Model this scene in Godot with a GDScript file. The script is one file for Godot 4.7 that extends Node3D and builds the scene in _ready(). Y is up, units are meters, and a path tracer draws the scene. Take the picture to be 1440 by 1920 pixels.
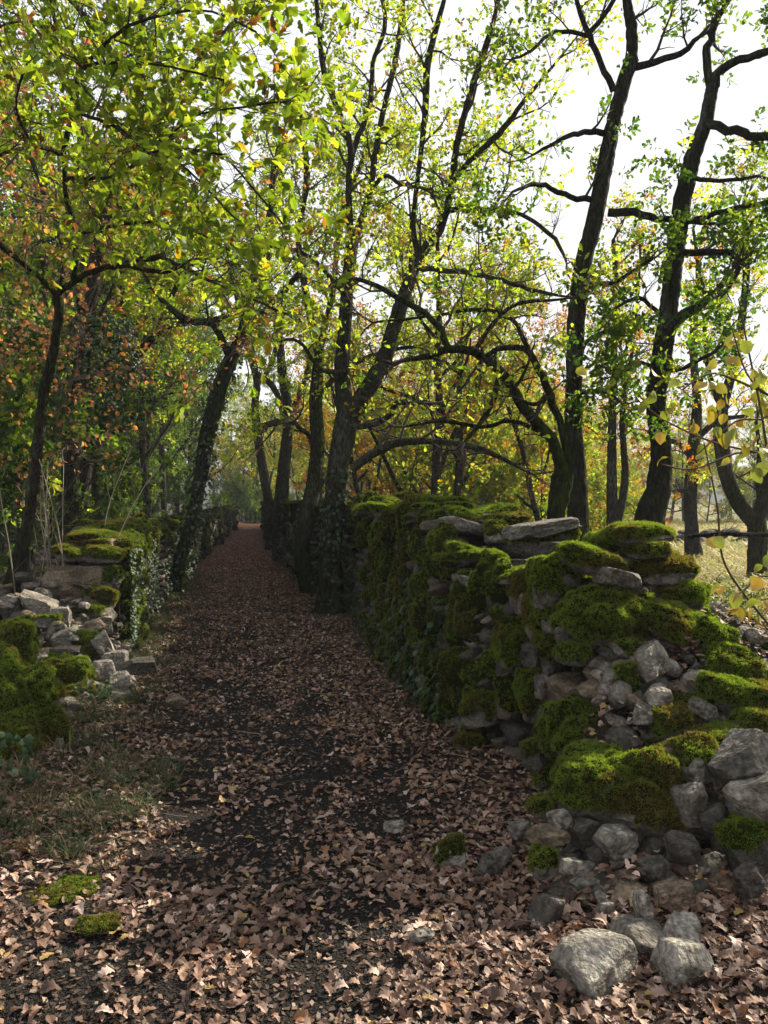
extends Node3D
# An oak lane between mossy dry stone walls in autumn, lit from the right by a low sun.
# Metres, y up. The camera stands at the origin of the lane and looks along -z ("d" below is distance ahead of it).

const F := 1478.3          # focal length in photo pixels, for measuring positions from the photograph
var cam_t := Transform3D()
var rng := RandomNumberGenerator.new()
var noise := FastNoiseLite.new()
var noise2 := FastNoiseLite.new()
var M := {}
var ico := {}
var taken := {}

# lane edges: distance ahead -> x of the left wall's face and of the right wall's face
var LEFT := [[-4.0, -1.6], [2.0, -1.75], [4.4, -2.05], [6.8, -2.35], [8.0, -2.62], [12.4, -3.5], [19.7, -4.7], [30.0, -6.25], [39.0, -7.65], [55.0, -9.9], [80.0, -13.2]]
var RIGHT := [[-4.0, 1.9], [2.0, 1.2], [3.0, 0.75], [4.4, 1.02], [5.1, 0.62], [6.0, 0.34], [7.5, 0.05], [9.5, -0.20], [11.5, -0.46], [16.0, -1.72], [22.0, -3.0], [30.0, -4.45], [40.0, -6.05], [55.0, -8.2], [80.0, -11.6]]


# ---------------------------------------------------------------- small helpers
func P(px: float, py: float, d: float) -> Vector3:
	return cam_t * Vector3((px - 720.0) / F * d, -(py - 960.0) / F * d, -d)

func rr(a: float, b: float) -> float:
	return rng.randf_range(a, b)

func rv() -> Vector3:
	return Vector3(rr(-1, 1), rr(-1, 1), rr(-1, 1))

func lut(t: Array, d: float) -> float:
	if d <= t[0][0]: return t[0][1]
	for i in range(1, t.size()):
		if d <= t[i][0]:
			return lerpf(t[i - 1][1], t[i][1], (d - t[i - 1][0]) / (t[i][0] - t[i - 1][0]))
	return t[-1][1]

func sm(a: float, b: float, x: float) -> float:
	return smoothstep(a, b, x)

func ground_h(x: float, d: float) -> float:
	var l := lut(LEFT, d)
	var r := lut(RIGHT, d)
	var u := clampf((x - l) / (r - l), -3.0, 4.0)
	var h := 0.03 * noise.get_noise_2d(x * 60.0, d * 60.0) + 0.015 * noise.get_noise_2d(x * 260.0, d * 260.0)
	h -= 0.05 * exp(-pow((u - 0.45) / 0.3, 2.0))
	h += 0.10 * sm(0.12, -0.25, u) + 0.05 * sm(0.9, 1.1, u)
	h += 0.12 * sm(7.5, 4.0, d) * sm(-1.1, -2.4, x) * sm(-2.0, 0.5, d)
	h += 0.5 * sm(8.0, 40.0, -x - 0.25 * d)
	h += 0.6 * sm(70.0, 150.0, d)
	return h

func at_ground(x: float, d: float) -> Vector3:
	return Vector3(x, ground_h(x, d), -d)

func numbered(called: String) -> String:
	if not taken.has(called):
		taken[called] = 0
		return called
	taken[called] += 1
	return "%s_%03d" % [called, taken[called]]

func metas(o: Node, label: String, category: String, group := "", kind := "") -> void:
	if label: o.set_meta("label", label)
	if category: o.set_meta("category", category)
	if group: o.set_meta("group", group)
	if kind: o.set_meta("kind", kind)

func thing(called: String, label: String, category: String, at := Vector3.ZERO, group := "") -> Node3D:
	var o := Node3D.new()
	o.name = numbered(called)
	add_child(o)
	o.position = at
	metas(o, label, category, group)
	return o

func part(parent: Node, called: String, mesh: Mesh, mat: Material, kind := "", label := "") -> MeshInstance3D:
	var o := MeshInstance3D.new()
	o.name = called if parent != self else numbered(called)
	o.mesh = mesh
	o.material_override = mat
	parent.add_child(o, true)
	if kind: o.set_meta("kind", kind)
	if label: o.set_meta("label", label)
	return o

func scatter(parent: Node, called: String, mesh: Mesh, mat: Material, where: Array, colors: Array, kind := "stuff") -> MultiMeshInstance3D:
	var mm := MultiMesh.new()
	mm.transform_format = MultiMesh.TRANSFORM_3D
	mm.use_colors = true
	mm.mesh = mesh
	mm.instance_count = where.size()
	for i in where.size():
		mm.set_instance_transform(i, where[i])
		mm.set_instance_color(i, colors[i])
	var o := MultiMeshInstance3D.new()
	o.name = called if parent != self else numbered(called)
	o.multimesh = mm
	o.material_override = mat
	parent.add_child(o, true)
	if kind: o.set_meta("kind", kind)
	return o

func frame(y: Vector3, spin: float) -> Basis:
	# an upright basis whose y axis runs along y
	y = y.normalized()
	var x := y.cross(Vector3(0.13, 0.2, 0.97) if absf(y.z) < 0.9 else Vector3(1, 0.1, 0)).normalized()
	return Basis(x, y, x.cross(y)).rotated(y, spin)


class Acc:
	# collects plain triangles; every piece brings its own normals and colour
	var v := PackedVector3Array()
	var n := PackedVector3Array()
	var c := PackedColorArray()

	func tri(a: Vector3, b: Vector3, d: Vector3, na: Vector3, nb: Vector3, nd: Vector3, ca: Color, cb: Color, cd: Color) -> void:
		if (b - a).cross(d - a).dot(na + nb + nd) > 0.0:
			v.append(a); v.append(d); v.append(b)
			n.append(na); n.append(nd); n.append(nb)
			c.append(ca); c.append(cd); c.append(cb)
		else:
			v.append(a); v.append(b); v.append(d)
			n.append(na); n.append(nb); n.append(nd)
			c.append(ca); c.append(cb); c.append(cd)

	func add(src: Acc, t: Transform3D, col: Color) -> void:
		v.append_array(t * src.v)
		n.append_array(Transform3D(t.basis.orthonormalized(), Vector3.ZERO) * src.n)
		var cc := PackedColorArray()
		cc.resize(src.v.size())
		for i in cc.size():
			cc[i] = src.c[i] * col
		c.append_array(cc)

	func add_scaled(src: Acc, t: Transform3D, col: Color) -> void:
		v.append_array(t * src.v)
		var nn: PackedVector3Array = Transform3D(t.basis.inverse().transposed(), Vector3.ZERO) * src.n
		for i in nn.size():
			nn[i] = nn[i].normalized()
		n.append_array(nn)
		var cc := PackedColorArray()
		cc.resize(src.v.size())
		for i in cc.size():
			cc[i] = src.c[i] * col
		c.append_array(cc)

	func mesh() -> ArrayMesh:
		var a := []
		a.resize(Mesh.ARRAY_MAX)
		a[Mesh.ARRAY_VERTEX] = v
		a[Mesh.ARRAY_NORMAL] = n
		a[Mesh.ARRAY_COLOR] = c
		var m := ArrayMesh.new()
		if v.size():
			m.add_surface_from_arrays(Mesh.PRIMITIVE_TRIANGLES, a)
		return m


# ---------------------------------------------------------------- materials
func noise_tex(freq: float, kind: int, octaves: int, low: Color, high: Color, size := 512, mid := -1.0, seed_ := 1) -> NoiseTexture2D:
	var f := FastNoiseLite.new()
	f.seed = seed_
	f.noise_type = kind
	f.frequency = freq
	f.fractal_octaves = octaves
	f.fractal_gain = 0.55
	if kind == FastNoiseLite.TYPE_CELLULAR:
		f.cellular_return_type = FastNoiseLite.RETURN_DISTANCE
	var t := NoiseTexture2D.new()
	t.width = size
	t.height = size
	t.seamless = true
	t.noise = f
	var g := Gradient.new()
	g.set_color(0, low)
	g.set_color(1, high)
	if mid >= 0.0:
		g.add_point(mid, low.lerp(high, 0.35))
	t.color_ramp = g
	return t

func grey(v: float) -> Color:
	return Color(v, v, v)

func mat(called: String, tint: Color, rough: float, albedo: Texture2D = null, bump: Texture2D = null, bump_cm := 1.0, scale := Vector3.ONE) -> StandardMaterial3D:
	var m := StandardMaterial3D.new()
	m.resource_name = called
	m.albedo_color = tint
	m.roughness = rough
	m.vertex_color_use_as_albedo = true
	m.metallic_specular = 0.35
	if albedo or bump:
		m.uv1_triplanar = true
		m.uv1_scale = scale
	if albedo: m.albedo_texture = albedo
	if bump:
		m.heightmap_enabled = true
		m.heightmap_texture = bump
		m.heightmap_scale = bump_cm
	M[called] = m
	return m

func leaf_mat(called: String, tint: Color, through: Color, rough := 0.55, spec := 0.35) -> StandardMaterial3D:
	var m := StandardMaterial3D.new()
	m.resource_name = called
	m.albedo_color = tint
	m.roughness = rough
	m.metallic_specular = spec
	m.vertex_color_use_as_albedo = true
	m.cull_mode = BaseMaterial3D.CULL_DISABLED
	m.backlight_enabled = true
	m.backlight = through
	M[called] = m
	return m

func make_materials() -> void:
	var S := FastNoiseLite.TYPE_SIMPLEX_SMOOTH
	var C := FastNoiseLite.TYPE_CELLULAR
	var bark_a := noise_tex(0.03, S, 5, grey(0.25), grey(1.0), 512, -1, 3)
	var bark_b := noise_tex(0.045, C, 3, grey(0.0), grey(1.0), 512, -1, 4)
	mat("bark", Color.WHITE, 0.95, bark_a, bark_b, 6.0, Vector3(1.5, 0.42, 1.5)).metallic_specular = 0.12
	var stone_a := noise_tex(0.032, S, 6, grey(0.36), grey(1.0), 512, -1, 5)
	var stone_b := noise_tex(0.025, S, 6, grey(0.0), grey(1.0), 512, -1, 6)
	mat("stone", Color.WHITE, 0.9, stone_a, stone_b, 1.8, Vector3(2.2, 2.2, 2.2)).uv1_world_triplanar = true
	var moss_a := noise_tex(0.06, S, 4, grey(0.35), grey(1.0), 512, -1, 7)
	var moss_b := noise_tex(0.09, C, 3, grey(1.0), grey(0.0), 512, -1, 8)
	var ms := mat("moss", Color.WHITE, 1.0, moss_a, moss_b, 1.6, Vector3(2.5, 2.5, 2.5))
	ms.uv1_world_triplanar = true
	ms.metallic_specular = 0.1
	var soil_a := noise_tex(0.05, S, 5, grey(0.4), grey(1.0), 1024, -1, 9)
	var soil_b := noise_tex(0.06, S, 5, grey(0.0), grey(1.0), 1024, -1, 10)
	mat("soil", Color.WHITE, 0.95, soil_a, soil_b, 5.0, Vector3(1.1, 0.9, 0.9)).uv1_world_triplanar = true
	mat("twig", Color.WHITE, 0.95).metallic_specular = 0.1
	leaf_mat("leaf", Color.WHITE, Color(1.45, 1.45, 0.7).linear_to_srgb(), 0.5)
	leaf_mat("litter", Color.WHITE, Color(0.2, 0.17, 0.13).linear_to_srgb(), 0.6)
	leaf_mat("ivy", Color.WHITE, Color(0.3, 0.3, 0.2).linear_to_srgb(), 0.5, 0.35)
	leaf_mat("tuft", Color.WHITE, Color(0.95, 1.0, 0.35).linear_to_srgb(), 0.8, 0.1)
	leaf_mat("grass", Color.WHITE, Color(0.6, 0.6, 0.3).linear_to_srgb(), 0.6, 0.3)
	mat("roof", Color.WHITE, 0.9, stone_a, stone_b, 1.0, Vector3(1, 1, 1))


# ---------------------------------------------------------------- leaves
func leaf_shape(len_: float, width: float, lobes: int, stations: int, fold: float, curl: float, seed_: int, stalk := 0.12) -> Acc:
	# one leaf lying along +y, face up +z; lobes = 0 gives an oval leaf
	var r := RandomNumberGenerator.new()
	r.seed = seed_
	var mid := []
	var lf := []
	var rt := []
	var twist := r.randf_range(-0.5, 0.5)
	for i in stations + 1:
		var t := float(i) / stations
		var env := pow(sin(PI * pow(clampf(t, 0.0, 1.0), 0.75)), 0.75) if lobes == 0 else pow(maxf(0.0, sin(PI * lerpf(0.04, 0.97, pow(t, 1.3)))), 0.7)
		var wl := env
		var wr := env
		if lobes > 0:
			var even := i % 2 == 1
			wl *= (1.0 if even else 0.60) * r.randf_range(0.88, 1.12)
			wr *= (1.0 if even else 0.60) * r.randf_range(0.88, 1.12)
			if i == stations:
				wl = 0.12
				wr = 0.12
		var y := len_ * (stalk + (1.0 - stalk) * t)
		var fwd := 0.0 if lobes == 0 else len_ * 0.03 * (1.0 if i % 2 == 1 else -0.3)
		var z := curl * len_ * (t - 0.5) * (t - 0.5) * 2.0 - curl * len_ * 0.2
		var a := twist * t
		var side := Vector3(cos(a), 0, sin(a))
		var up := Vector3(0, 0, fold)
		mid.append(Vector3(0, y, z))
		lf.append(Vector3(0, y + fwd, z) - side * width * 0.5 * wl + up * width * wl * r.randf_range(0.2, 0.7))
		rt.append(Vector3(0, y + fwd, z) + side * width * 0.5 * wr + up * width * wr * r.randf_range(0.2, 0.7))
	var acc := Acc.new()
	var w := Color.WHITE
	var rib := Color(0.78, 0.78, 0.78)
	var hue := []
	for i in stations + 1: hue.append(Color(1, 1, 1) * r.randf_range(0.85, 1.15) * Color(r.randf_range(0.95, 1.12), 1.0, r.randf_range(0.9, 1.1)))
	var put := func(a: Vector3, b: Vector3, c: Vector3, ca: Color, cb: Color, cc: Color):
		var k := (b - a).cross(c - a)
		if k.length() < 1e-12: return
		k = k.normalized()
		if k.z < 0: k = -k
		acc.tri(a, b, c, k, k, k, ca, cb, cc)
	for i in stations:
		put.call(mid[i], lf[i], lf[i + 1], rib, hue[i], hue[i + 1]); put.call(mid[i], lf[i + 1], mid[i + 1], rib, hue[i + 1], rib)
		put.call(mid[i], rt[i], rt[i + 1], rib, hue[i], hue[i + 1]); put.call(mid[i], rt[i + 1], mid[i + 1], rib, hue[i + 1], rib)
	if stalk > 0.0:
		var s := len_ * 0.012
		put.call(Vector3(-s, 0, mid[0].z), Vector3(s, 0, mid[0].z), mid[0] + Vector3(0, len_ * 0.03, 0), rib, rib, rib)
	return acc

func spray_mesh(kind: String, seed_: int, count: int) -> ArrayMesh:
	# a leafy shoot along +y
	var r := RandomNumberGenerator.new()
	r.seed = seed_
	var acc := Acc.new()
	for k in count:
		var one: Acc
		if kind == "oak":
			one = leaf_shape(r.randf_range(0.055, 0.095), r.randf_range(0.034, 0.054), 3, 6, 0.25, r.randf_range(-0.6, 0.5), seed_ * 31 + k)
		else:
			one = leaf_shape(r.randf_range(0.04, 0.065), r.randf_range(0.03, 0.042), 0, 4, 0.3, r.randf_range(-0.5, 0.5), seed_ * 31 + k)
		var t := float(k) / count
		var y := 0.22 * pow(t, 0.6)
		var az := k * 2.4 + r.randf_range(-0.5, 0.5)
		var open := lerpf(1.35, 0.5, t) + r.randf_range(-0.3, 0.3)
		var dir := Vector3(sin(open) * cos(az), cos(open), sin(open) * sin(az))
		var b := frame(dir, r.randf_range(0, TAU))
		if b.z.y < 0 and r.randf() < 0.7: b = b.rotated(dir.normalized(), PI)
		var g := r.randf_range(0.7, 1.25)
		acc.add(one, Transform3D(b, Vector3(r.randf_range(-0.02, 0.02), y, r.randf_range(-0.02, 0.02))), Color(g * r.randf_range(0.85, 1.2), g, g * r.randf_range(0.7, 1.2)))
	return acc.mesh()


# ---------------------------------------------------------------- wood
func smooth_path(pts: Array, rad: Array, step: float) -> Array:
	# Catmull-Rom through the points: [positions, radii]
	var op := []
	var orad := []
	for i in pts.size() - 1:
		var p0: Vector3 = pts[maxi(i - 1, 0)]
		var p1: Vector3 = pts[i]
		var p2: Vector3 = pts[i + 1]
		var p3: Vector3 = pts[mini(i + 2, pts.size() - 1)]
		var n := maxi(1, int(ceil(p1.distance_to(p2) / step)))
		for k in n:
			var t := float(k) / n
			op.append(p1.cubic_interpolate(p2, p0, p3, t))
			orad.append(lerpf(rad[i], rad[i + 1], t))
	op.append(pts[-1])
	orad.append(rad[-1])
	return [op, orad]

func tube(acc: Acc, pts: Array, rad: Array, sides: int, rough: float, bark: Color, moss := 0.0, flip := 0.0) -> void:
	# a tapering limb; rough makes ridges, moss greens the side that the damp reaches
	var n := pts.size()
	if n < 2: return
	var x := Vector3.ZERO
	var rows := []
	var norms := []
	var cols := []
	for i in n:
		var p: Vector3 = pts[i]
		var dir: Vector3 = (pts[mini(i + 1, n - 1)] - pts[maxi(i - 1, 0)]).normalized()
		if i == 0:
			x = dir.cross(Vector3(0.2, 0.1, 1.0) if absf(dir.z) < 0.9 else Vector3(1, 0, 0)).normalized()
		else:
			x = (x - dir * x.dot(dir)).normalized()
		var y := dir.cross(x)
		var row := PackedVector3Array()
		var nr := PackedVector3Array()
		var cr := PackedColorArray()
		for k in sides:
			var a := TAU * k / sides
			var o := x * cos(a) + y * sin(a)
			var r: float = rad[i]
			if rough > 0.0:
				r *= 1.0 + rough * noise2.get_noise_3d(p.x * 40 + o.x * 55.0, p.y * 26.0, p.z * 40 + o.z * 55.0) + rough * 0.8 * noise.get_noise_3d(p.x * 30 + o.x * 20.0, p.y * 60.0, p.z * 30 + o.z * 20.0)
			row.append(p + o * r)
			nr.append(o)
			var m := 0.0
			if moss > 0.0:
				m = clampf(moss * (0.9 + 1.5 * noise.get_noise_3d(p.x * 80 + o.x * 40, p.y * 50, p.z * 80 + o.z * 40) + 0.5 * o.y + flip * o.x), 0.0, 1.0)
			var tone := 1.0 + 0.5 * noise2.get_noise_3d(p.x * 30 + o.x * 30, p.y * 30, p.z * 30)
			var lich := smoothstep(0.12, 0.4, noise2.get_noise_3d(p.x * 120 + o.x * 60 + 300.0, p.y * 70, p.z * 120 + o.z * 60)) if rough > 0.0 else 0.0
			cr.append((bark * tone).lerp(Color(0.20, 0.20, 0.165), lich * 0.75).lerp(Color(0.055, 0.085, 0.012), m))
		rows.append(row)
		norms.append(nr)
		cols.append(cr)
	for i in n - 1:
		var r0: PackedVector3Array = rows[i]
		var r1: PackedVector3Array = rows[i + 1]
		var n0: PackedVector3Array = norms[i]
		var n1: PackedVector3Array = norms[i + 1]
		var c0: PackedColorArray = cols[i]
		var c1: PackedColorArray = cols[i + 1]
		for k in sides:
			var j := (k + 1) % sides
			acc.tri(r0[k], r0[j], r1[k], n0[k], n0[j], n1[k], c0[k], c0[j], c1[k])
			acc.tri(r0[j], r1[j], r1[k], n0[j], n1[j], n1[k], c0[j], c1[j], c1[k])
	if sides < 5: return
	var tip: Vector3 = pts[-1] + (pts[-1] - pts[-2]).normalized() * rad[-1]
	var rl: PackedVector3Array = rows[-1]
	var nl: PackedVector3Array = norms[-1]
	var cl: PackedColorArray = cols[-1]
	for k in sides:
		var j := (k + 1) % sides
		acc.tri(rl[k], rl[j], tip, nl[k], nl[j], nl[k], cl[k], cl[j], cl[k])

func twig(acc: Acc, shoots: Array, p: Vector3, dir: Vector3, length: float, r: float, level: int, o: Dictionary) -> void:
	# a crooked side branch that splits again; its leafy ends go to shoots
	var n: int = o.get("fine", 3) if level > 0 else 4
	var pts := [p]
	var rad := [r]
	var d := dir.normalized()
	for i in n:
		d = (d + rv() * o.get("bend", 0.38) + Vector3.UP * o.get("up", 0.06)).normalized()
		pts.append(pts[-1] + d * length / n)
		rad.append(lerpf(r, r * 0.3, float(i + 1) / n))
	tube(acc, pts, rad, 4 if level == 0 else 3, 0.0, o.get("bark", Color(0.06, 0.048, 0.04)))
	if level == 0:
		for i in range(1, n + 1):
			for s in (3 if i % 2 == 0 else 2):
				var along: Vector3 = (pts[i] - pts[i - 1]).normalized()
				var out: Vector3 = (along * 0.7 + rv() * 0.9 + Vector3.UP * 0.1).normalized()
				twig(acc, shoots, pts[i], out, length * rr(0.28, 0.5), rad[i] * 0.6, 1, o)
	else:
		var keep: float = o.get("leaves", 1.0)
		for i in range(1, n + 1):
			if rng.randf() < keep * (0.95 if i == n else 0.55 * 3.0 / n * 0.75):
				shoots.append([pts[i], ((pts[i] - pts[i - 1]).normalized() + rv() * 0.7).normalized()])

func leaf_limb(acc: Acc, shoots: Array, pts: Array, rad: Array, o: Dictionary) -> void:
	# side branches along a limb
	var from: float = o.get("from", 0.25)
	var n := pts.size()
	var walked := 0.0
	var next := 0.0
	for i in range(1, n):
		walked += pts[i].distance_to(pts[i - 1])
		if float(i) / n < from or walked < next: continue
		next = walked + o.get("gap", 0.3) * rr(0.6, 1.4)
		var along: Vector3 = (pts[i] - pts[i - 1]).normalized()
		var out: Vector3 = (along * 0.45 + rv() + Vector3.UP * o.get("up", 0.06) * 3.0).normalized()
		var fade := lerpf(1.0, 0.55, float(i) / n)
		twig(acc, shoots, pts[i], out, o.get("len", 1.1) * fade * rr(0.6, 1.25), minf(rad[i] * 0.5, 0.022), 0, o)
	var tip_dir: Vector3 = (pts[-1] - pts[-2]).normalized()
	for k in 2:
		twig(acc, shoots, pts[-1], (tip_dir + rv() * 0.4).normalized(), o.get("len", 1.1) * 0.6, minf(rad[-1], 0.02), 0, o)

var GREEN := Color(0.15, 0.24, 0.022)
var LIME := Color(0.38, 0.46, 0.05)
var GOLD := Color(0.42, 0.30, 0.02)
var ORANGE := Color(0.36, 0.13, 0.022)
var RUST := Color(0.16, 0.07, 0.03)
var DARK := Color(0.035, 0.075, 0.015)

func pick(mix: Array) -> Color:
	# mix: [[colour, weight], ...]
	var total := 0.0
	for m in mix: total += m[1]
	var k := rng.randf() * total
	for m in mix:
		k -= m[1]
		if k <= 0.0:
			var g := rr(0.75, 1.25)
			return Color(m[0].r * g * rr(0.9, 1.1), m[0].g * g, m[0].b * g)
	return mix[0][0]

func crown(parent: Node, shoots: Array, mesh: Mesh, mix: Array, size := 1.0, called := "crown", second: Array = []) -> void:
	var where := []
	var colors := []
	for s in shoots:
		var patch := noise.get_noise_3d(s[0].x * 45.0, s[0].y * 45.0, s[0].z * 45.0)
		var b := frame(s[1], rr(0, TAU)).scaled(Vector3.ONE * size * rr(0.75, 1.25))
		where.append(Transform3D(b, s[0]))
		colors.append(pick(second if second.size() and patch > 0.12 else mix))
	scatter(parent, called, mesh, M.leaf, where, colors)

func measured(list: Array, d0: float, d1: float) -> Array:
	# [[px, py, radius in px], ...] with the distance running from d0 to d1 -> [points, radii]
	var pts := []
	var rad := []
	for i in list.size():
		var d := lerpf(d0, d1, float(i) / maxi(1, list.size() - 1))
		if list[i].size() > 3: d = list[i][3]
		pts.append(P(list[i][0], list[i][1], d))
		rad.append(list[i][2] * d / F)
	return [pts, rad]


# ---------------------------------------------------------------- stone and moss
func icosphere(level: int) -> Array:
	if ico.has(level): return ico[level]
	var t := (1.0 + sqrt(5.0)) / 2.0
	var v := [Vector3(-1, t, 0), Vector3(1, t, 0), Vector3(-1, -t, 0), Vector3(1, -t, 0), Vector3(0, -1, t), Vector3(0, 1, t), Vector3(0, -1, -t), Vector3(0, 1, -t), Vector3(t, 0, -1), Vector3(t, 0, 1), Vector3(-t, 0, -1), Vector3(-t, 0, 1)]
	for i in v.size(): v[i] = v[i].normalized()
	var f := [0, 11, 5, 0, 5, 1, 0, 1, 7, 0, 7, 10, 0, 10, 11, 1, 5, 9, 5, 11, 4, 11, 10, 2, 10, 7, 6, 7, 1, 8, 3, 9, 4, 3, 4, 2, 3, 2, 6, 3, 6, 8, 3, 8, 9, 4, 9, 5, 2, 4, 11, 6, 2, 10, 8, 6, 7, 9, 8, 1]
	for l in level:
		var g := []
		var mids := {}
		for i in range(0, f.size(), 3):
			var m := []
			for e in [[f[i], f[i + 1]], [f[i + 1], f[i + 2]], [f[i + 2], f[i]]]:
				var key: int = mini(e[0], e[1]) * 100000 + maxi(e[0], e[1])
				if not mids.has(key):
					mids[key] = v.size()
					v.append(((v[e[0]] + v[e[1]]) * 0.5).normalized())
				m.append(mids[key])
			g.append_array([f[i], m[0], m[2], f[i + 1], m[1], m[0], f[i + 2], m[2], m[1], m[0], m[1], m[2]])
		f = g
	ico[level] = [v, f]
	return ico[level]

func shell(pos: PackedVector3Array, f: Array, cols: PackedColorArray, facet := 0.0) -> Acc:
	var nn := PackedVector3Array()
	nn.resize(pos.size())
	for i in range(0, f.size(), 3):
		var k := (pos[f[i + 1]] - pos[f[i]]).cross(pos[f[i + 2]] - pos[f[i]])
		nn[f[i]] += k; nn[f[i + 1]] += k; nn[f[i + 2]] += k
	for i in nn.size(): nn[i] = nn[i].normalized()
	var acc := Acc.new()
	for i in range(0, f.size(), 3):
		var a: int = f[i]
		var b: int = f[i + 1]
		var d: int = f[i + 2]
		var k := (pos[b] - pos[a]).cross(pos[d] - pos[a]).normalized() * facet
		acc.tri(pos[a], pos[b], pos[d], (nn[a] + k).normalized(), (nn[b] + k).normalized(), (nn[d] + k).normalized(), cols[a], cols[b], cols[d])
	return acc

func rock(seed_: int, level: int, angular: float, lumps: float, moss_from := 9.0) -> Array:
	# [stone, moss over its upper side or null]: about one unit across. Flat breaks cut a ball into a broken block.
	var r := RandomNumberGenerator.new()
	r.seed = seed_
	var planes := []
	for a in [Vector3.UP, Vector3.DOWN, Vector3.LEFT, Vector3.RIGHT, Vector3.FORWARD, Vector3.BACK]:
		planes.append([(a + Vector3(r.randf_range(-1, 1), r.randf_range(-1, 1), r.randf_range(-1, 1)) * 0.28).normalized(), r.randf_range(0.33, 0.46)])
	for k in (4 if level >= 3 and angular > 0.8 else 8):
		planes.append([Vector3(r.randf_range(-1, 1), r.randf_range(-1, 1), r.randf_range(-1, 1)).normalized(), r.randf_range(0.34, 0.52)])
	var s := icosphere(level)
	var pos := PackedVector3Array()
	var cols := PackedColorArray()
	var off := Vector3(seed_ * 13.7, seed_ * 7.1, seed_ * 3.3)
	for q in s[0]:
		var dir: Vector3 = q
		var rad := 0.62
		for pl in planes:
			var k: float = dir.dot(pl[0])
			if k > 0.1: rad = minf(rad, pl[1] / k)
		rad = lerpf(0.46, rad, angular)
		var p := dir * rad
		var w := noise.get_noise_3dv(p * 110.0 + off)
		p += dir * (lumps * w + lumps * 0.5 * noise2.get_noise_3dv(p * 260.0 + off) + lumps * 0.4 * noise2.get_noise_3dv(p * 700.0 + off))
		pos.append(p)
		var tone := 0.85 + 0.8 * noise2.get_noise_3dv(p * 130.0 + off)
		var stain := smoothstep(0.05, 0.35, noise.get_noise_3dv(p * 190.0 - off))
		cols.append(Color(tone, tone * 0.98, tone * 0.95).lerp(Color(0.28, 0.27, 0.22), stain * 0.7))
	var stone := shell(pos, s[1], cols, 2.6 * angular)
	if moss_from > 1.5: return [stone, null]
	var mp := PackedVector3Array()
	var mc := PackedColorArray()
	for i in pos.size():
		var dir: Vector3 = s[0][i]
		var up := dir.y + 0.75 * noise.get_noise_3dv(pos[i] * 130.0 + off * 2.0)
		var k := smoothstep(moss_from - 0.12, moss_from + 0.22, up)
		mp.append(pos[i] + dir * lerpf(-0.05, 0.03 + 0.05 * noise2.get_noise_3dv(pos[i] * 230.0 + off) + 0.02 * noise.get_noise_3dv(pos[i] * 700.0), k))
		var tone := 0.85 + 0.7 * noise2.get_noise_3dv(pos[i] * 90.0 + off)
		mc.append(Color(tone, tone, tone, k))
	return [stone, shell(mp, s[1], mc)]

var tuft_at := {}      # wall -> places of moss tufts [position, normal]

func tufts_on(wall: String, src: Acc, t: Transform3D, per_m2: float) -> void:
	if not tuft_at.has(wall): tuft_at[wall] = []
	var list: Array = tuft_at[wall]
	var nb := t.basis.inverse().transposed()
	for i in range(0, src.v.size(), 3):
		if src.c[i].a < 0.45: continue
		var a := t * src.v[i]
		var b := t * src.v[i + 1]
		var c := t * src.v[i + 2]
		var area := (b - a).cross(c - a).length() * 0.5
		var want := area * per_m2
		var n := int(want) + (1 if rng.randf() < want - int(want) else 0)
		for k in n:
			var u := rng.randf()
			var w := rng.randf()
			if u + w > 1.0:
				u = 1.0 - u
				w = 1.0 - w
			list.append([a + (b - a) * u + (c - a) * w, (nb * (src.n[i] + src.n[i + 1] + src.n[i + 2])).normalized()])

func tuft_mesh(seed_: int) -> ArrayMesh:
	# a pinch of moss: short curved leaves leaning outwards
	var r := RandomNumberGenerator.new()
	r.seed = seed_
	var acc := Acc.new()
	for k in 13:
		var az := r.randf_range(0, TAU)
		var lean := r.randf_range(0.1, 1.15)
		var base := Vector3(r.randf_range(-0.5, 0.5), -0.1, r.randf_range(-0.5, 0.5))
		var dir := Vector3(sin(lean) * cos(az), cos(lean), sin(lean) * sin(az))
		var side := dir.cross(Vector3(cos(az * 3.1), 0.3, sin(az * 3.1))).normalized() * r.randf_range(0.07, 0.12)
		var l := r.randf_range(0.5, 1.15)
		var tip := base + dir * l + Vector3(0, -0.12, 0)
		var mid := base + dir * l * 0.55
		var nr := side.cross(dir).normalized()
		if nr.y < 0.0: nr = -nr
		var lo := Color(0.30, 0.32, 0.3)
		var hi := Color(1.25, 1.25, 1.1)  # tips painted bright and roots dark, like sun catching the tips
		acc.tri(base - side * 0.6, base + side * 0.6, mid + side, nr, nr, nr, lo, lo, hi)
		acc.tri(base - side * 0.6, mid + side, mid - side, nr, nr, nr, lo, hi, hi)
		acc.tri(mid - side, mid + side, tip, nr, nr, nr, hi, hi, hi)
	return acc.mesh()

func moss_fuzz(wall: String, parent: Node, size: float) -> void:
	var where := []
	var colors := []
	for q in tuft_at[wall]:
		var s := size * rr(0.7, 1.4)
		where.append(Transform3D(frame((q[1] + Vector3.UP * 0.35 + rv() * 0.3), rr(0, TAU)).scaled(Vector3(s, s * rr(0.8, 1.3), s)), q[0]))
		var patch := noise.get_noise_3d(q[0].x * 160, q[0].y * 160, q[0].z * 160)
		var g := rr(0.7, 1.25)
		colors.append((Color(0.165, 0.225, 0.036) if rng.randf() < 0.84 + patch * 1.8 else Color(0.17, 0.135, 0.045)) * g)
	scatter(parent, "moss_tufts", tuft_mesh(5), M.tuft, where, colors)

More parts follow.
